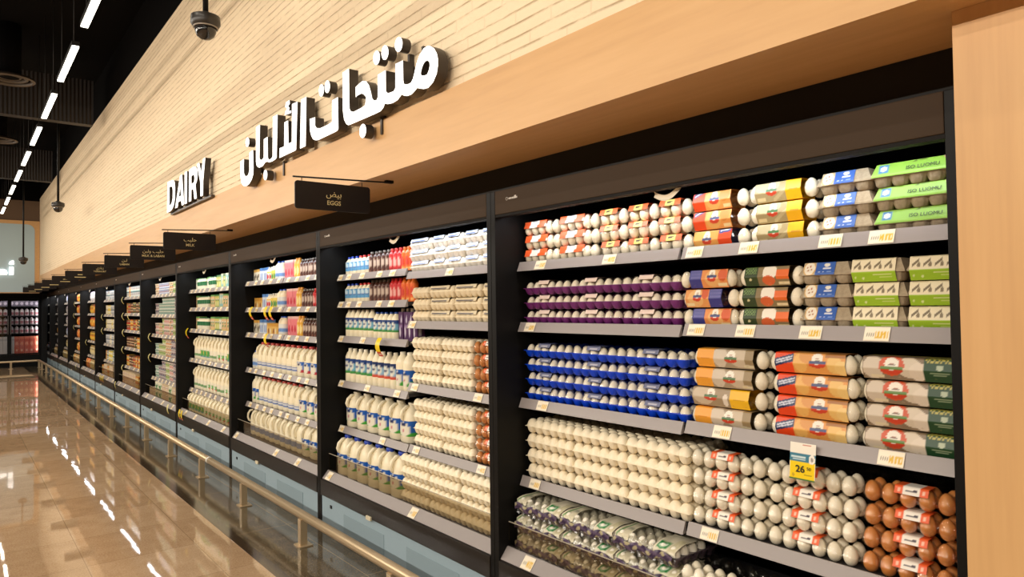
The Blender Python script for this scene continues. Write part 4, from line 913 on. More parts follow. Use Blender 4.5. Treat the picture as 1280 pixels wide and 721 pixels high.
def lab3(top, mid, low, patch): return art(mid, ('r', 0, 1, 0.72, 1, top), ('r', 0, 1, 0, 0.22, low), ('e', 0.5, 0.5, 0.24, 0.34, patch), ('r', 0.4, 0.6, 0.46, 0.54, top))
A_M1 = lab3((30, 66, 130), (120, 180, 206), (70, 146, 70), (226, 226, 214))
A_M2 = lab3((28, 50, 100), (150, 190, 214), (206, 84, 60), (226, 226, 214))
A_M3 = art((26, 92, 178), ('r', 0, 1, 0, 0.25, (66, 160, 56)), ('e', 0.5, 0.42, 0.24, 0.5, (232, 226, 206)), ('r', 0.36, 0.64, 0.66, 0.80, (30, 44, 96)), ('r', 0.44, 0.56, 0.26, 0.40, (200, 96, 120)))
A_M4 = art((60, 110, 190), ('r', 0, 1, 0, 0.2, (190, 60, 70)), ('e', 0.5, 0.45, 0.24, 0.5, (232, 226, 206)), ('r', 0.36, 0.64, 0.66, 0.8, (30, 44, 96)))
A_BLU = art((96, 160, 206), ('e', 0.5, 0.6, 0.3, 0.3, (196, 220, 232)), ('r', 0.3, 0.7, 0.3, 0.44, (70, 110, 170)))
A_CHO = art((84, 46, 36), ('e', 0.5, 0.62, 0.26, 0.26, (196, 176, 160)), ('r', 0.34, 0.66, 0.12, 0.24, (140, 90, 70)))
A_RED = art((206, 46, 50), ('e', 0.5, 0.55, 0.3, 0.24, (232, 170, 160)), ('r', 0.3, 0.7, 0.1, 0.22, (150, 24, 34)))
A_ORA = art((226, 106, 40), ('e', 0.5, 0.55, 0.28, 0.26, (206, 60, 40)), ('r', 0.3, 0.7, 0.1, 0.24, (244, 190, 110)))
A_PUR = art((78, 40, 86), ('e', 0.35, 0.3, 0.2, 0.16, (206, 196, 210)), ('e', 0.65, 0.72, 0.2, 0.12, (190, 180, 200)), ('r', 0.2, 0.8, 0.5, 0.56, (150, 120, 160)))
def carton_box(w, d, h, a, top, gable=False, cap=None):
    def b(g):
        mb = MB()
        hb = h*0.8 if gable else h
        mb.sheet(lambda u, v: (0, w*(0.5-u), hb*v), a, 14, 12)
        mb.sheet(lambda u, v: (d*u, -w/2, hb*v), a, 8, 8); mb.sheet(lambda u, v: (d*(1-u), w/2, hb*v), a, 8, 8)
        mb.sheet(lambda u, v: (d, w*(u-0.5), hb*v), a, 4, 4)
        m = flat(top)
        if gable:
            mb.prism([(0, hb), (d, hb), (d*0.53, h), (d*0.47, h)], 1, -w/2, w/2, m)
        else: mb.box(0.0005, d-0.0005, -w/2+0.0005, w/2-0.0005, hb-0.002, hb, m)
        root = mb.build(g.name)
        if cap: MB().lathe([(w*0.24, 0), (w*0.24, 0.02), (w*0.2, 0.022)], flat(cap), 12, c=(d*0.35, 0, hb*(1.08 if gable else 1.0))).build('cap', root)
        return root
    return b
def jug(h, r, cap, a, lz=(0.26, 0.56), body=None, side=False):
    def b(g):
        m = body or M_MILK
        root = MB().lathe([(r*p, h*z) for p, z in P_JUG], m, 18, sq=0.45, sx=0.95).build(g.name)
        MB().lathe([(r*0.36, h*0.90), (r*0.38, h*0.91), (r*0.38, h*0.985), (r*0.32, h)], flat(cap), 14).build('cap', root)
        if side:
            hp = [(-r*0.55, 0.30*r, h*0.90), (-r*0.90, 0.62*r, h*0.87), (-r*1.12, 0.86*r, h*0.76), (-r*1.16, 0.92*r, h*0.62), (-r*1.05, 0.85*r, h*0.52), (-r*0.85, 0.7*r, h*0.47)]
        else:
            hp = [(-r*0.30, 0, h*0.90), (-r*0.62, 0.02*r, h*0.89), (-r*0.98, 0.04*r, h*0.80), (-r*1.10, 0.05*r, h*0.68), (-r*1.0, 0.05*r, h*0.60), (-r*0.85, 0.04*r, h*0.57)]
        MB().tube(hp, [r*0.15, r*0.17, r*0.17, r*0.17, r*0.16, r*0.13], m, 10).build('handle', root)
        mb = MB(); wrap(mb, r*1.015, h*lz[0], h*lz[1], a, n=28, nv=10, sq=0.45, sx=0.95); mb.build('label', root)
        return root
    return b
def tub(r, h, lid, a, parts=True):
    def b(g):
        mb = MB(); mb.lathe([(r*0.80, 0), (r*0.82, 0.004), (r*0.96, h*0.9)], flat(WH), 14)
        def pos(u, v):
            t = u*2*math.pi+math.pi*0.5; rr = r*(0.825+0.135*v)*1.012
            return (rr*math.cos(t), rr*math.sin(t), h*(0.06+0.82*v))
        mb.sheet(pos, lambda u, v: a((u*2) % 1, v), 14, 5)
        ld = [(r*1.0, h*0.90), (r*1.03, h*0.91), (r*1.03, h*0.97), (r*0.97, h)]
        if not parts: mb.lathe(ld, flat(lid), 14); return mb.build(g.name)
        root = mb.build(g.name); MB().lathe(ld, flat(lid), 14).build('lid', root); return root
    return b
def pouch(w, d, h, a):
    def b(g):
        def pos(u, v):
            s = math.sin(v*math.pi)**0.5*math.sin(min(max(u, 0.03), 0.97)*math.pi)**0.4
            return (d*0.5-d*0.5*s, w*(0.5-u), h*v)
        def pos2(u, v):
            s = math.sin(v*math.pi)**0.5*math.sin(min(max(u, 0.03), 0.97)*math.pi)**0.4
            return (d*0.5+d*0.5*s, w*(u-0.5), h*v)
        return MB().sheet(pos, a, 8, 8).sheet(pos2, a, 8, 8).build(g.name)
    return b
B_ = lambda name, look, cat, w, h, bl: Goods(name, look, cat, w, h, bl)
gSb = B_('juice_bottle', 'small blue-capped flavoured-milk bottle', 'bottle', 0.060, 0.150, bottle(0.135, 0.029, P_SMALL, (30, 70, 190), A_BLU, (0.26, 0.72)))
gSr = B_('juice_bottle', 'small red-capped flavoured-milk bottle', 'bottle', 0.060, 0.150, bottle(0.135, 0.029, P_SMALL, (214, 52, 48), A_BLU, (0.26, 0.72)))
gCh = B_('juice_bottle', 'dark brown chocolate-drink bottle', 'bottle', 0.055, 0.160, bottle(0.148, 0.0265, P_SLEEVE, (120, 112, 104), A_CHO, (0.02, 0.74), flat((70, 40, 30), 0.25), capr=0.5))
gRe = B_('juice_bottle', 'bright red juice bottle', 'bottle', 0.050, 0.160, bottle(0.150, 0.0245, P_SLEEVE, (214, 60, 54), A_RED, (0.02, 0.74), flat((196, 40, 40), 0.25), capr=0.55))
gOr = B_('juice_bottle', 'orange juice bottle', 'bottle', 0.052, 0.160, bottle(0.150, 0.025, P_SLEEVE, (226, 110, 40), A_ORA, (0.02, 0.74), flat((220, 110, 40), 0.25), capr=0.55))
gMk = B_('milk_bottle', 'white-capped milk bottle, blue-green label', 'bottle', 0.069, 0.195, bottle(0.192, 0.0325, P_MILK, (238, 230, 208), A_M1, (0.28, 0.71)))
gMb = B_('milk_bottle', 'blue-capped milk bottle, pale label', 'bottle', 0.063, 0.180, bottle(0.175, 0.0300, P_MILK, (36, 72, 150), A_M1, (0.28, 0.71)))
gPu = B_('milk_carton', 'purple patterned milk carton', 'carton', 0.054, 0.190, carton_box(0.052, 0.055, 0.175, A_PUR, (70, 40, 80), False, (226, 220, 206)))
gMl = B_('milk_bottle', 'tall milk bottle, blue-green label', 'bottle', 0.080, 0.235, bottle(0.232, 0.0375, P_MILK, (240, 232, 208), A_M1, (0.27, 0.70)))
gMr = B_('milk_bottle', 'tall milk bottle, navy-red label', 'bottle', 0.080, 0.230, bottle(0.228, 0.0375, P_MILK, (240, 232, 208), A_M2, (0.27, 0.70)))
gMg = B_('milk_bottle', 'plump milk bottle, navy-green roundel label', 'bottle', 0.092, 0.240, bottle(0.238, 0.045, P_MILK, (240, 232, 208), A_M3, (0.14, 0.55)))
gJg = B_('milk_jug', 'handled milk jug, blue-green label', 'jug', 0.150, 0.24, jug(0.242, 0.070, (238, 230, 206), A_M3, (0.18, 0.56)))
gJd = B_('milk_jug', 'blue-capped handled milk jug', 'jug', 0.150, 0.27, jug(0.270, 0.071, (32, 66, 176), A_M3, (0.22, 0.54)))
gJd2 = B_('milk_jug', 'blue-capped handled milk jug', 'jug', 0.150, 0.25, jug(0.252, 0.071, (32, 66, 176), A_M3, (0.22, 0.54)))
gJr = B_('milk_jug', 'handled milk jug, blue-red label', 'jug', 0.13, 0.24, jug(0.245, 0.062, (196, 60, 60), A_M4, (0.16, 0.50)))
gJw = B_('milk_jug', 'slim white milk jug, blue-lettered label', 'jug', 0.12, 0.24, jug(0.245, 0.056, (200, 70, 60), art((236, 226, 200), ('r', 0.0, 1, 0.3, 0.75, (96, 122, 176)), ('r', 0.2, 0.8, 0.45, 0.6, (220, 220, 220))), (0.10, 0.36)))
gJs = B_('milk_jug', 'white milk jug turned sideways', 'jug', 0.124, 0.24, jug(0.245, 0.057, (226, 216, 190), art((236, 226, 200), ('r', 0.0, 1, 0.2, 0.7, (130, 146, 180))), (0.12, 0.40), None, True))
# second fridge, left half
def line(row, spec, x0=2.135, jit=0.006):
    y = spec[0]
    for g, n in spec[1:]:
        for i in range(n):
            row.put(g, y-g.w/2, 1, x=x0+g.w*0.15, jit=jit, yaw=0.02 if g.cat == 'jug' else 0.015 if g.cat in ('carton', 'pack') else 0.08); y -= g.w
    row.done()
for i in (0, 1): line(shelf_row(2, 0, i), [4.552, (gSb, 3), (gSr, 3), (gCh, 5), (gRe, 3), (gOr, 3)])
line(shelf_row(2, 0, 2), [4.555, (gMk, 6), (gMb, 5), (gPu, 4)])
line(shelf_row(2, 0, 3), [4.558, (gMl, 5), (gMr, 4), (gMg, 2)])
line(shelf_row(2, 0, 4), [4.560, (gJg, 6)], 2.16)
line(Row(2, 'bottom deck', 0.3585), [4.560, (gJd, 6)], 2.085)
# third fridge
def colour_tub(name, look, base, accent, lid, r=0.045, h=0.085, parts=True):
    return Goods(name, look, 'tub', r*2.08, h, tub(r, h, lid, art(base, ('e', 0.5, 0.5, 0.28, 0.34, accent), ('r', 0, 1, 0.85, 1, accent)), parts))
def colour_box(name, look, base, a1, a2, w=0.11, h=0.09, d=0.10):
    return Goods(name, look, 'pack', w*1.02, h, carton_box(w, d, h, art(base, ('r', 0, 1, 0.62, 0.86, a1), ('e', 0.5, 0.4, 0.22, 0.3, a2), ('r', 0.2, 0.8, 0.7, 0.77, WH)), base))
gCow = Goods('milk_carton', 'black and white patterned drink carton', 'carton', 0.085, 0.125, carton_box(0.082, 0.08, 0.122, art((224, 214, 190), ('e', 0.3, 0.35, 0.18, 0.2, (60, 46, 40)), ('e', 0.68, 0.5, 0.16, 0.14, (96, 70, 52)), ('r', 0, 1, 0.8, 1, (220, 170, 80))), (226, 190, 120)))
gBlk = Goods('milk_carton', 'white drink carton with blue letters', 'carton', 0.085, 0.13, carton_box(0.082, 0.08, 0.128, art((220, 228, 236), ('r', 0.15, 0.35, 0.1, 0.6, (56, 96, 176)), ('r', 0.6, 0.85, 0.1, 0.6, (56, 96, 176)), ('r', 0, 1, 0.78, 1, (90, 140, 206))), (160, 196, 226)))
gMix = Goods('drink_bottle', 'small white bottle with red label', 'bottle', 0.055, 0.13, bottle(0.125, 0.026, P_SMALL, (236, 230, 214), art((232, 226, 214), ('e', 0.5, 0.4, 0.3, 0.3, (206, 50, 60)), ('r', 0, 1, 0.8, 1, (240, 200, 90))), (0.1, 0.66)))
gYel = Goods('drink_bottle', 'small yellow-labelled drink bottle', 'bottle', 0.055, 0.13, bottle(0.13, 0.026, P_SMALL, (238, 232, 214), art((232, 206, 96), ('e', 0.5, 0.4, 0.3, 0.3, (90, 150, 80))), (0.08, 0.7)))
gBc = Goods('milk_bottle', 'white blue-capped laban bottle', 'bottle', 0.075, 0.16, bottle(0.16, 0.036, P_MILK, (40, 86, 190), art((226, 226, 220), ('r', 0, 1, 0.2, 0.5, (110, 150, 206))), (0.1, 0.6)))
gPk = Goods('milk_carton', 'pink strawberry milk carton', 'carton', 0.066, 0.165, carton_box(0.064, 0.064, 0.16, art((226, 120, 126), ('e', 0.5, 0.35, 0.3, 0.18, (196, 40, 54)), ('r', 0, 1, 0.86, 1, (232, 190, 180))), (226, 160, 150)))
gOb = Goods('drink_bottle', 'orange-yellow drink bottle', 'bottle', 0.058, 0.165, bottle(0.165, 0.028, P_SLEEVE, (226, 150, 50), art((230, 170, 60), ('e', 0.5, 0.5, 0.3, 0.3, (240, 220, 150))), (0.02, 0.7), flat((226, 170, 80)), capr=0.5))
gPud = Goods('pudding_pack', 'gold-topped dessert multipack', 'pack', 0.12, 0.10, carton_box(0.118, 0.1, 0.098, art((226, 180, 96), ('e', 0.3, 0.3, 0.14, 0.24, (150, 84, 40)), ('e', 0.7, 0.3, 0.14, 0.24, (240, 222, 180)), ('r', 0, 1, 0.75, 1, (206, 150, 60))), (216, 170, 90)))
line(shelf_row(3, 0, 0), [6.555, (gCow, 2), (gBlk, 3), (gMix, 2), (gYel, 2), (gBc, 2), (gPk, 4), (gOb, 2), (gCh, 6)])
line(shelf_row(3, 0, 1), [6.555, (gPud, 2), (gBlk, 2), (gMix, 2), (gYel, 3), (gBc, 2), (gPk, 4), (gOb, 2), (gCh, 4), (gRe, 4)])
line(shelf_row(3, 0, 2), [6.555, (gCow, 2), (gBlk, 2), (gPud, 3), (gBc, 2), (gPk, 4), (gOb, 2), (gCh, 5), (gRe, 2)])
line(shelf_row(3, 0, 3), [6.555, (gBc, 2), (gJw, 8), (gJr, 3)], 2.15)
line(shelf_row(3, 0, 4), [6.555, (gMg, 2), (gJw, 8), (gJg, 3)], 2.15)
line(Row(3, 'bottom deck', 0.3585), [6.545, (gJs, 10), (gJd2, 4)], 2.13)
# fourth fridge: white and green laban
def fancy(base, seed, cols):
    rr = random.Random(seed); L = []
    L.append(('r', 0, 1, 0.86, 1, rr.choice(cols))); L.append(('r', 0, 1, 0, 0.10, rr.choice(cols)))
    for _ in range(3):
        L.append(('e', rr.uniform(0.2, 0.8), rr.uniform(0.2, 0.75), rr.uniform(0.1, 0.26), rr.uniform(0.08, 0.2), rr.choice(cols)))
    L.append(('r', 0.15, 0.85, 0.58, 0.74, rr.choice(cols))); L.append(('r', 0.25, 0.75, 0.63, 0.69, WH))
    return art(base, *L)
GR = [(60, 130, 70), (110, 170, 90), (226, 200, 110), (236, 228, 200), (40, 100, 60)]
A_G1 = art((240, 232, 206), ('e', 0.5, 0.45, 0.34, 0.34, (84, 160, 84)), ('e', 0.40, 0.5, 0.16, 0.16, (236, 206, 90)), ('r', 0.1, 0.9, 0.05, 0.16, (70, 130, 160)))
A_G2_ = art((240, 232, 206), ('r', 0.1, 0.95, 0.25, 0.6, (110, 176, 96)), ('e', 0.5, 0.45, 0.2, 0.2, (226, 230, 206)), ('e', 0.8, 0.2, 0.12, 0.12, (206, 60, 50)))
g4j = Goods('laban_jug', 'white laban jug with green label', 'jug', 0.125, 0.26, jug(0.26, 0.058, (236, 228, 206), A_G2_, (0.10, 0.44)))
g4r = Goods('laban_jug', 'white laban jug with leafy label', 'jug', 0.125, 0.26, jug(0.262, 0.058, (230, 222, 196), A_G1, (0.12, 0.52)))
g4p_ = Goods('laban_jug', 'plain white laban jug', 'jug', 0.125, 0.26, jug(0.262, 0.058, (230, 222, 196), art((240, 232, 208), ('r', 0.2, 0.8, 0.2, 0.4, (120, 160, 110)), ('e', 0.3, 0.7, 0.1, 0.14, (200, 70, 60))), (0.10, 0.44)))
g4b = Goods('laban_bottle', 'white laban bottle with dark green band', 'bottle', 0.07, 0.14, bottle(0.135, 0.033, P_MILK, (40, 110, 66), art((236, 230, 206), ('r', 0, 1, 0.5, 1, (40, 108, 66))), (0.1, 0.7)))
def cbox(look, base, seed, cols, w=0.08, h=0.14, name='laban_carton', cat='carton', d=0.08, top=None):
    return Goods(name, look, cat, w*1.02, h, carton_box(w, d, h, fancy(base, seed, cols), top or base))
g4c = cbox('green and white laban carton', (236, 230, 210), 1, GR)
g4y = cbox('lime and yellow laban carton', (206, 206, 110), 2, GR, 0.08, 0.145)
g4t = cbox('tall teal laban carton', (130, 190, 192), 3, [(226, 222, 190), (60, 130, 140), (220, 200, 120)], 0.07, 0.155)
g4p = cbox('peach and green laban carton', (232, 190, 140), 4, GR+[(206, 90, 60)], 0.08, 0.145)
def stack(row, y, seq, x0=2.11):
    ymin = bay_y(row.bay)+0.03
    if row.bay >= 5: ymin = max(ymin, bay_y(row.bay)/0.93-0.25)     # the near end panel hides the rest
    while seq:
        g, n, tiers = seq.pop(0)
        for i in range(n):
            if y-g.w < ymin: seq = []; break
            off = g.w*0.5 if g.cat == 'tub' else 0.0
            row.put(g, y-g.w/2, tiers, x=x0+off, jit=0.004); y -= g.w
    row.done()
def mixed(seed, goods, tiers, n=40, run=3):
    rr = random.Random(seed); out = []
    while len(out) < n: out.append((rr.choice(goods), rr.randint(1, run), tiers))
    return out
line(shelf_row(4, 0, 0), [8.552, (g4c, 2), (g4b, 4), (g4c, 2), (g4b, 3), (g4y, 2), (g4t, 1), (g4y, 1), (g4t, 2), (g4c, 3), (g4y, 2), (g4c, 2)])
line(shelf_row(4, 0, 1), [8.552, (g4p, 1), (g4c, 1), (g4b, 6), (g4p, 2), (g4y, 2), (g4t, 2), (g4p, 2), (g4c, 2), (g4p, 3), (g4c, 2)])
line(shelf_row(4, 0, 2), [8.552, (g4p, 2), (g4b, 6), (g4p, 2), (g4y, 2), (g4c, 1), (g4p, 3), (g4y, 2), (g4c, 3), (g4p, 2)])
line(shelf_row(4, 0, 3), [8.545, (g4p_, 2), (g4r, 3), (g4p_, 2), (g4j, 3), (g4r, 3), (g4j, 2)], 2.15)
line(shelf_row(4, 0, 4), [8.545, (g4p_, 4), (g4j, 3), (g4p_, 2), (g4j, 2), (g4r, 4)], 2.15)
g4d = Goods('laban_jug', 'white laban jug with green label', 'jug', 0.125, 0.21, jug(0.212, 0.058, (236, 228, 206), A_G2_, (0.10, 0.44)))
g4e = Goods('laban_jug', 'white laban jug with leafy label', 'jug', 0.125, 0.21, jug(0.214, 0.058, (230, 222, 196), A_G1, (0.12, 0.52)))
line(Row(4, 'bottom deck', 0.3585), [8.545, (g4e, 5), (g4d, 10)], 2.09)
# far fridges: stacked tubs, packs and pouches
def T(look, base, acc, lid): return Goods('yoghurt_tub', look, 'tub', 0.098, 0.078, tub(0.047, 0.078, lid, fancy(base, len(look)*7+base[0], [acc, lid, (70, 110, 80), (150, 90, 90), (220, 214, 200), (90, 90, 110)]), True))
tubs = [T('pale green yoghurt tub', (186, 196, 140), (110, 150, 60), (200, 206, 170)), T('pale blue yoghurt tub', (176, 188, 212), (80, 100, 160), (210, 214, 224)), T('pink yoghurt tub', (212, 160, 150), (180, 70, 80), (214, 190, 180)), T('grey-white yoghurt tub', (190, 182, 178), (110, 110, 106), (190, 184, 182)), T('peach yoghurt tub', (216, 172, 120), (196, 104, 50), (220, 200, 160)), T('mint yoghurt tub', (150, 180, 166), (50, 110, 90), (190, 204, 192))]
tG, tB, tP, tW, tO, tN = tubs
kW = cbox('white-green dairy multipack', (226, 220, 196), 11, GR, 0.19, 0.10, 'dairy_pack', 'pack', 0.12); kC = cbox('cream wrapped dairy multipack', (216, 190, 156), 12, [(190, 150, 130), (226, 210, 190), (170, 120, 110), (200, 180, 140)], 0.17, 0.10, 'dairy_pack', 'pack', 0.12)
for i, s_ in enumerate(([tG, tB, tB, tO], [tW, tN, tW, tG], [tP, tO, tG, tP], [tN, tG, tW, tO], [tN, tW, tG, tP])):
    stack(shelf_row(5, 0, i), 10.54, ([(s_[0], 2, 2), (s_[1], 2, 2)] if i else [])+mixed(50+i, s_, 3 if i else 2))
stack(Row(5, 'bottom deck', 0.3585), 10.54, [(kC, 2, 1), (kW, 2, 2), (kC, 2, 2), (kW, 1, 2), (kC, 3, 2)], 2.05)
def K(look, base, seed, cols, w=0.10, h=0.085): return cbox(look, base, seed, cols, w, h, 'dairy_pack', 'pack', 0.09)
kR = K('red and green dairy pack', (196, 70, 56), 21, [(60, 110, 60), (236, 200, 120), (240, 230, 210)]); kY = K('yellow dairy pack', (226, 180, 76), 22, [(196, 80, 40), (240, 230, 190), (120, 70, 40)]); kG = K('green dairy pack', (80, 110, 56), 23, [(206, 60, 50), (236, 214, 150), (30, 50, 30)]); kN = K('brown dairy pack', (110, 70, 46), 24, [(220, 150, 70), (236, 206, 160), (50, 30, 24)]); kT = K('teal and white dairy pack', (210, 218, 210), 25, [(70, 140, 130), (60, 80, 100), (200, 90, 70)])
for i, s_ in enumerate(([kT, kT, kY], [kG, kR, kN, kY], [kN, kR, kY, kG], [kG, kN, kY], [kR, kN, kG, kY])): stack(shelf_row(6, 0, i), 12.54, mixed(60+i, s_, 2, 40, 2))
stack(Row(6, 'bottom deck', 0.3585), 12.54, mixed(66, [kC, kC, kY], 2, 12, 2), 2.05)
kWh = K('white dairy pack', (224, 220, 210), 31, [(110, 130, 160), (60, 64, 70), (226, 210, 150)]); kLm = K('lemon dairy pack', (226, 214, 140), 32, [(226, 190, 50), (240, 236, 220), (110, 110, 60)]); kCr = K('cream and black dairy pack', (226, 212, 176), 33, [(50, 46, 42), (206, 160, 80), (236, 230, 214)])
for i, s_ in enumerate(([kWh, kT], [kLm, kCr, kWh], [kLm, kCr], [kCr, kWh], [kLm, kT, kY])): stack(shelf_row(7, 0, i), 14.54, mixed(70+i, s_, 2, 40, 2))
stack(Row(7, 'bottom deck', 0.3585), 14.54, mixed(77, [kC, kY], 2, 12, 2), 2.05)
def PCH(look, base, seed, cols, w=0.11, h=0.195): return Goods('cheese_pouch', look, 'pouch', w*1.02, h, pouch(w, 0.06, h, fancy(base, seed, cols)))
pO = PCH('orange cheese pouch', (222, 130, 50), 41, [(236, 190, 90), (190, 60, 40), (240, 214, 150)]); pY = PCH('yellow cheese pouch', (226, 180, 70), 42, [(206, 110, 40), (240, 230, 180), (120, 90, 40)]); pR = PCH('red cheese pouch', (196, 62, 44), 43, [(226, 140, 70), (240, 200, 140), (110, 30, 30)]); pB = PCH('pale blue cheese pouch', (140, 170, 214), 44, [(226, 226, 230), (70, 100, 180)]); pW = PCH('white cheese pouch', (214, 208, 204), 45, [(140, 140, 160), (180, 160, 190), (236, 230, 220)]); pC = PCH('cream cheese pouch', (216, 196, 140), 46, [(160, 130, 80), (236, 226, 200), (110, 90, 60)])
ROWS8 = {8: [[pB, pW], [pO, pY], [pO, pY], [pY, pY, pO], [pY, pC], [pR, pO, pC]],
         9: [[pR, pY], [pO, pR], [pR, pO], [pO, pR], [pR, pO, pY], [pR, pY, pC]],
         10: [[pW, pB], [pW], [pW, pB], [pB, pW], [pC, pY], [pC]],
         11: [[pW], [pW], [pW], [pO, pW], [pW], [pC]],
         12: [[pC], [pC, pW], [pC], [pC], [pY, pC], [pR, pW]]}
for k, rows in ROWS8.items():
    for i, s_ in enumerate(rows):
        row = shelf_row(k, 0, i) if i < 5 else Row(k, 'bottom deck', 0.3585)
        stack(row, bay_y(k)+1.945, mixed(k*10+i, s_, 1, 20, 2), 2.11 if i < 5 else 2.04)
# yellow promotion strips curling off the shelf edges
A_TALK = art((236, 204, 30), ('r', 0, 1, 0, 0.24, (206, 60, 40)), ('r', 0.2, 0.8, 0.10, 0.14, (240, 230, 210)))
A_TALKW = art((232, 220, 150), ('r', 0, 1, 0, 0.2, (226, 200, 90)))
def talker(bay, half, si, dy, a, n, label_extra):
    z = (SHELVES[bay][half][si] if si < 5 else 0.388)
    x = 2.066 if si < 5 else 1.95
    o = MB().sheet(lambda u, v: (-0.004-0.03*math.sin(v*math.pi*0.9)*(1 if si < 5 else 0.6), 0.028*(1-2*u), -0.115+0.115*v), a, 8, 18).build('promotion_strip', None, (x, bay_y(bay)+dy, z+0.004))
    tag(o, 'yellow promotion strip curling off %s, %s%s fridge' % ('the bottom deck' if si == 5 else 'the %s shelf' % SHELF_NAME[si], label_extra, CASE[bay]), 'price card', 'yellow promotion strips')
for args in ((2, 0, 2, 1.30, A_TALK, 1, ''), (3, 0, 1, 1.70, A_TALK, 1, 'leftmost of three, '), (3, 0, 1, 1.32, A_TALK, 1, 'middle of three, '), (3, 0, 1, 1.20, A_TALK, 1, 'last of three, '), (3, 0, 2, 1.32, A_TALK, 1, ''),
             (4, 0, 2, 1.92, A_TALK, 1, ''), (5, 0, 2, 1.92, A_TALKW, 1, 'far end, '), (5, 0, 3, 1.92, A_TALKW, 1, ''), (5, 0, 2, 0.4, A_TALKW, 1, 'near end, '), (4, 0, 5, 1.80, A_TALK, 1, 'far end, '), (4, 0, 5, 1.70, A_TALK, 1, 'near end, '),
             (5, 1, 5, 0.35, A_TALKW, 1, ''), (6, 0, 0, 1.9, A_TALKW, 1, 'far end, '), (6, 0, 1, 1.88, A_TALKW, 1, 'far end, '), (6, 0, 1, 1.4, A_TALKW, 1, 'middle, '), (6, 0, 2, 1.85, A_TALKW, 1, ''), (6, 0, 3, 1.9, A_TALKW, 1, ''), (6, 0, 4, 1.9, A_TALKW, 1, ''),
             (6, 0, 5, 1.85, A_TALKW, 1, ''), (7, 0, 1, 1.9, A_TALKW, 1, ''), (7, 0, 2, 1.9, A_TALKW, 1, ''), (7, 0, 5, 1.3, A_TALK, 1, 'far end, '), (7, 0, 5, 1.15, A_TALK, 1, 'middle, '), (7, 0, 5, 1.0, A_TALK, 1, 'near end, '), (8, 0, 3, 1.9, A_TALKW, 1, ''), (9, 0, 0, 1.7, A_TALKW, 1, ''), (9, 0, 1, 1.8, A_TALKW, 1, ''), (9, 0, 2, 1.8, A_TALKW, 1, ''), (9, 1, 5, 0.5, A_TALKW, 1, '')):
    talker(*args)
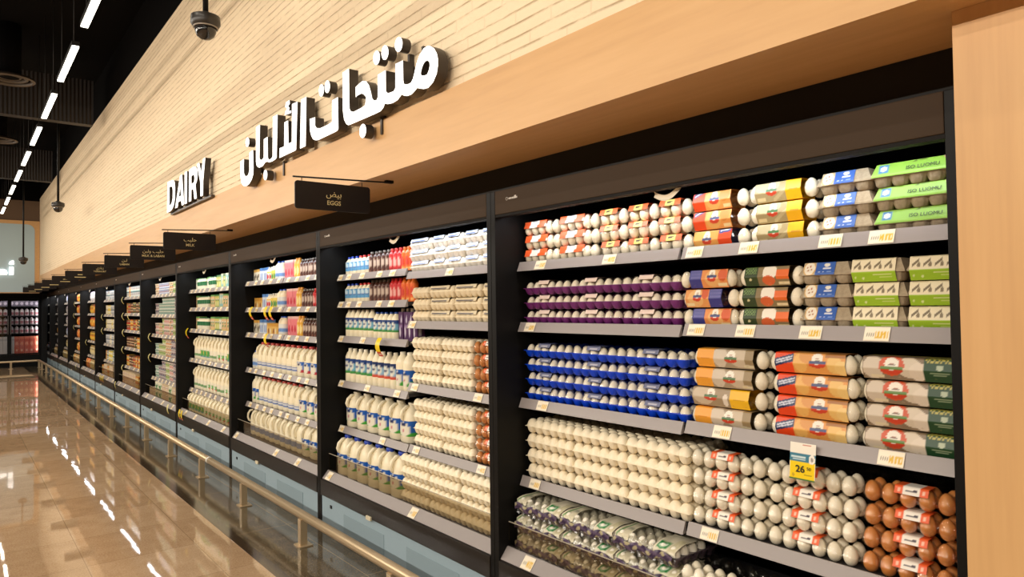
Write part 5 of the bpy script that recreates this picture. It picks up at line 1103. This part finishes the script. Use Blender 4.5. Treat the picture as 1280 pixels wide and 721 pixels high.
# ------------------------------------------------------------------ glass-door freezers across the far end
FX1 = 1.90
for fi in range(2):
    x1 = FX1-0.10-fi*1.44; x0 = x1-1.42
    t = thing('glass_door_freezer', 'black glass-door freezer across the far end, ' + ('next to the fridge row' if fi == 0 else 'farther from the fridge row'), 'freezer', ((x0+x1)/2, 23.6, 0), 'glass-door freezers')
    xm = (x0+x1)/2
    B = lambda nm, mb, par=None: mb.build(nm, par or t, (-xm, -23.6, 0) if par is None else None)
    body = MB().box(x0, x1, 23.22, 24.0, 0.0, 0.33, M_CASE).box(x0, x1, 23.22, 24.0, 1.87, 2.0, M_CASE).box(x0, x0+0.03, 23.22, 24.0, 0.33, 1.87, M_CASE).box(x1-0.03, x1, 23.22, 24.0, 0.33, 1.87, M_CASE).box(x0+0.03, x1-0.03, 23.96, 24.0, 0.33, 1.87, M_CASE_IN)
    B('body', body)
    for zz in (0.92, 1.16, 1.40, 1.66): B('shelf', MB().box(x0+0.035, x1-0.035, 23.30, 23.94, zz-0.02, zz, M_SHELF))
    for d in range(2):
        a0 = x0+0.02+d*0.69; a1 = a0+0.69
        dr = B('door', MB().box(a0, a0+0.045, 23.18, 23.215, 0.34, 1.865, M_CASE).box(a1-0.045, a1, 23.18, 23.215, 0.34, 1.865, M_CASE).box(a0+0.045, a1-0.045, 23.18, 23.215, 0.34, 0.375, M_CASE).box(a0+0.045, a1-0.045, 23.18, 23.215, 1.825, 1.865, M_CASE))
        B('glass', MB().box(a0+0.046, a1-0.046, 23.195, 23.20, 0.376, 1.824, M_GLASS), dr)
        B('handle', MB().tube([(a0+0.03 if d else a1-0.03, 23.155, 0.9), (a0+0.03 if d else a1-0.03, 23.155, 1.4)], 0.009, M_RAIL, 8), dr)
    lt = B('light_strip', MB().box(x1-0.06, x1-0.035, 23.24, 23.27, 0.40, 1.82, M_CANLED))
    area('freezer_lamp_light', (xm, 23.235, 1.84), 1.3, 0.04, 3.2, (1, 0.95, 0.9), (0, 0.5, -1))
    area('freezer_side_light', (x1-0.07, 23.28, 1.1), 0.03, 1.3, 1.6, (1, 0.95, 0.9), (-1, 0.8, 0))
    fz = ['beside the fridges', 'farther left'][fi]
    gFb = Goods('frozen_bottle', 'pink', 'bottle', 0.1, 0.2, bottle(0.19, 0.047, P_MILK, (226, 190, 196), art((204, 180, 178), ('e', 0.5, 0.5, 0.3, 0.3, (176, 110, 116)), ('r', 0, 1, 0.8, 1, (240, 230, 230))), (0.06, 0.62), flat((206, 200, 196)))) if fi == 0 else gFb
    gFr = Goods('frozen_pack', 'red', 'pack', 0.11, 0.5, carton_box(0.108, 0.1, 0.50, art((198, 92, 70), ('e', 0.5, 0.6, 0.3, 0.1, (230, 150, 120)), ('r', 0, 1, 0.9, 1, (226, 130, 100)), ('r', 0.3, 0.7, 0.2, 0.3, (236, 190, 160))), (206, 90, 66))) if fi == 0 else gFr
    gFw = Goods('frozen_pack', 'white', 'pack', 0.11, 0.5, carton_box(0.108, 0.1, 0.50, art((222, 220, 214), ('r', 0, 1, 0.8, 0.9, (190, 190, 190))), (220, 220, 216))) if fi == 0 else gFw
    gFk = Goods('frozen_box', 'dark', 'pack', 0.11, 0.16, carton_box(0.105, 0.1, 0.14, art((100, 94, 106), ('e', 0.5, 0.5, 0.3, 0.3, (170, 160, 170))), (84, 80, 92))) if fi == 0 else gFk
    nx = 11 if fi == 0 else 4
    for j in range(nx):
        x = x1-0.09-0.112*j-(0.03 if j > 5 else 0)
        for zz, nm, look in ((1.66, 'fourth', 'x'), (1.40, 'third', 'x'), (1.16, 'second', 'x'), (0.92, 'first', 'x')):
            g = gFk if zz > 1.5 else gFb
            o = g.get(); o.location = (x, 23.36, zz+0.0005); o.rotation_euler = (0, 0, -math.pi/2 if False else math.pi/2)
            if fi == 1 and j == 0 and False: pass
            tag(o, '%s, %s from right on %s shelf, freezer %s' % ('pale frozen drink bottle' if g is gFb else 'dark frozen food box', ORD[j+1], nm, fz), g.cat, '%s on the freezer shelves' % g.name.replace('_', ' '))
        g = gFr if j < 5 else gFw
        o = g.get(); o.location = (x, 23.30, 0.332); o.rotation_euler = (0, 0, math.pi/2)
        tag(o, '%s, %s from right, freezer %s' % ('tall red frozen pack' if g is gFr else 'tall white frozen pack', ORD[j+1], fz), g.cat, '%s in the freezer bottom' % g.name.replace('_', ' '))
t_ = struct('trim_5', MB().box(1.805, 1.94, 23.20, 24.0, 0, 2.0, M_BLACK))
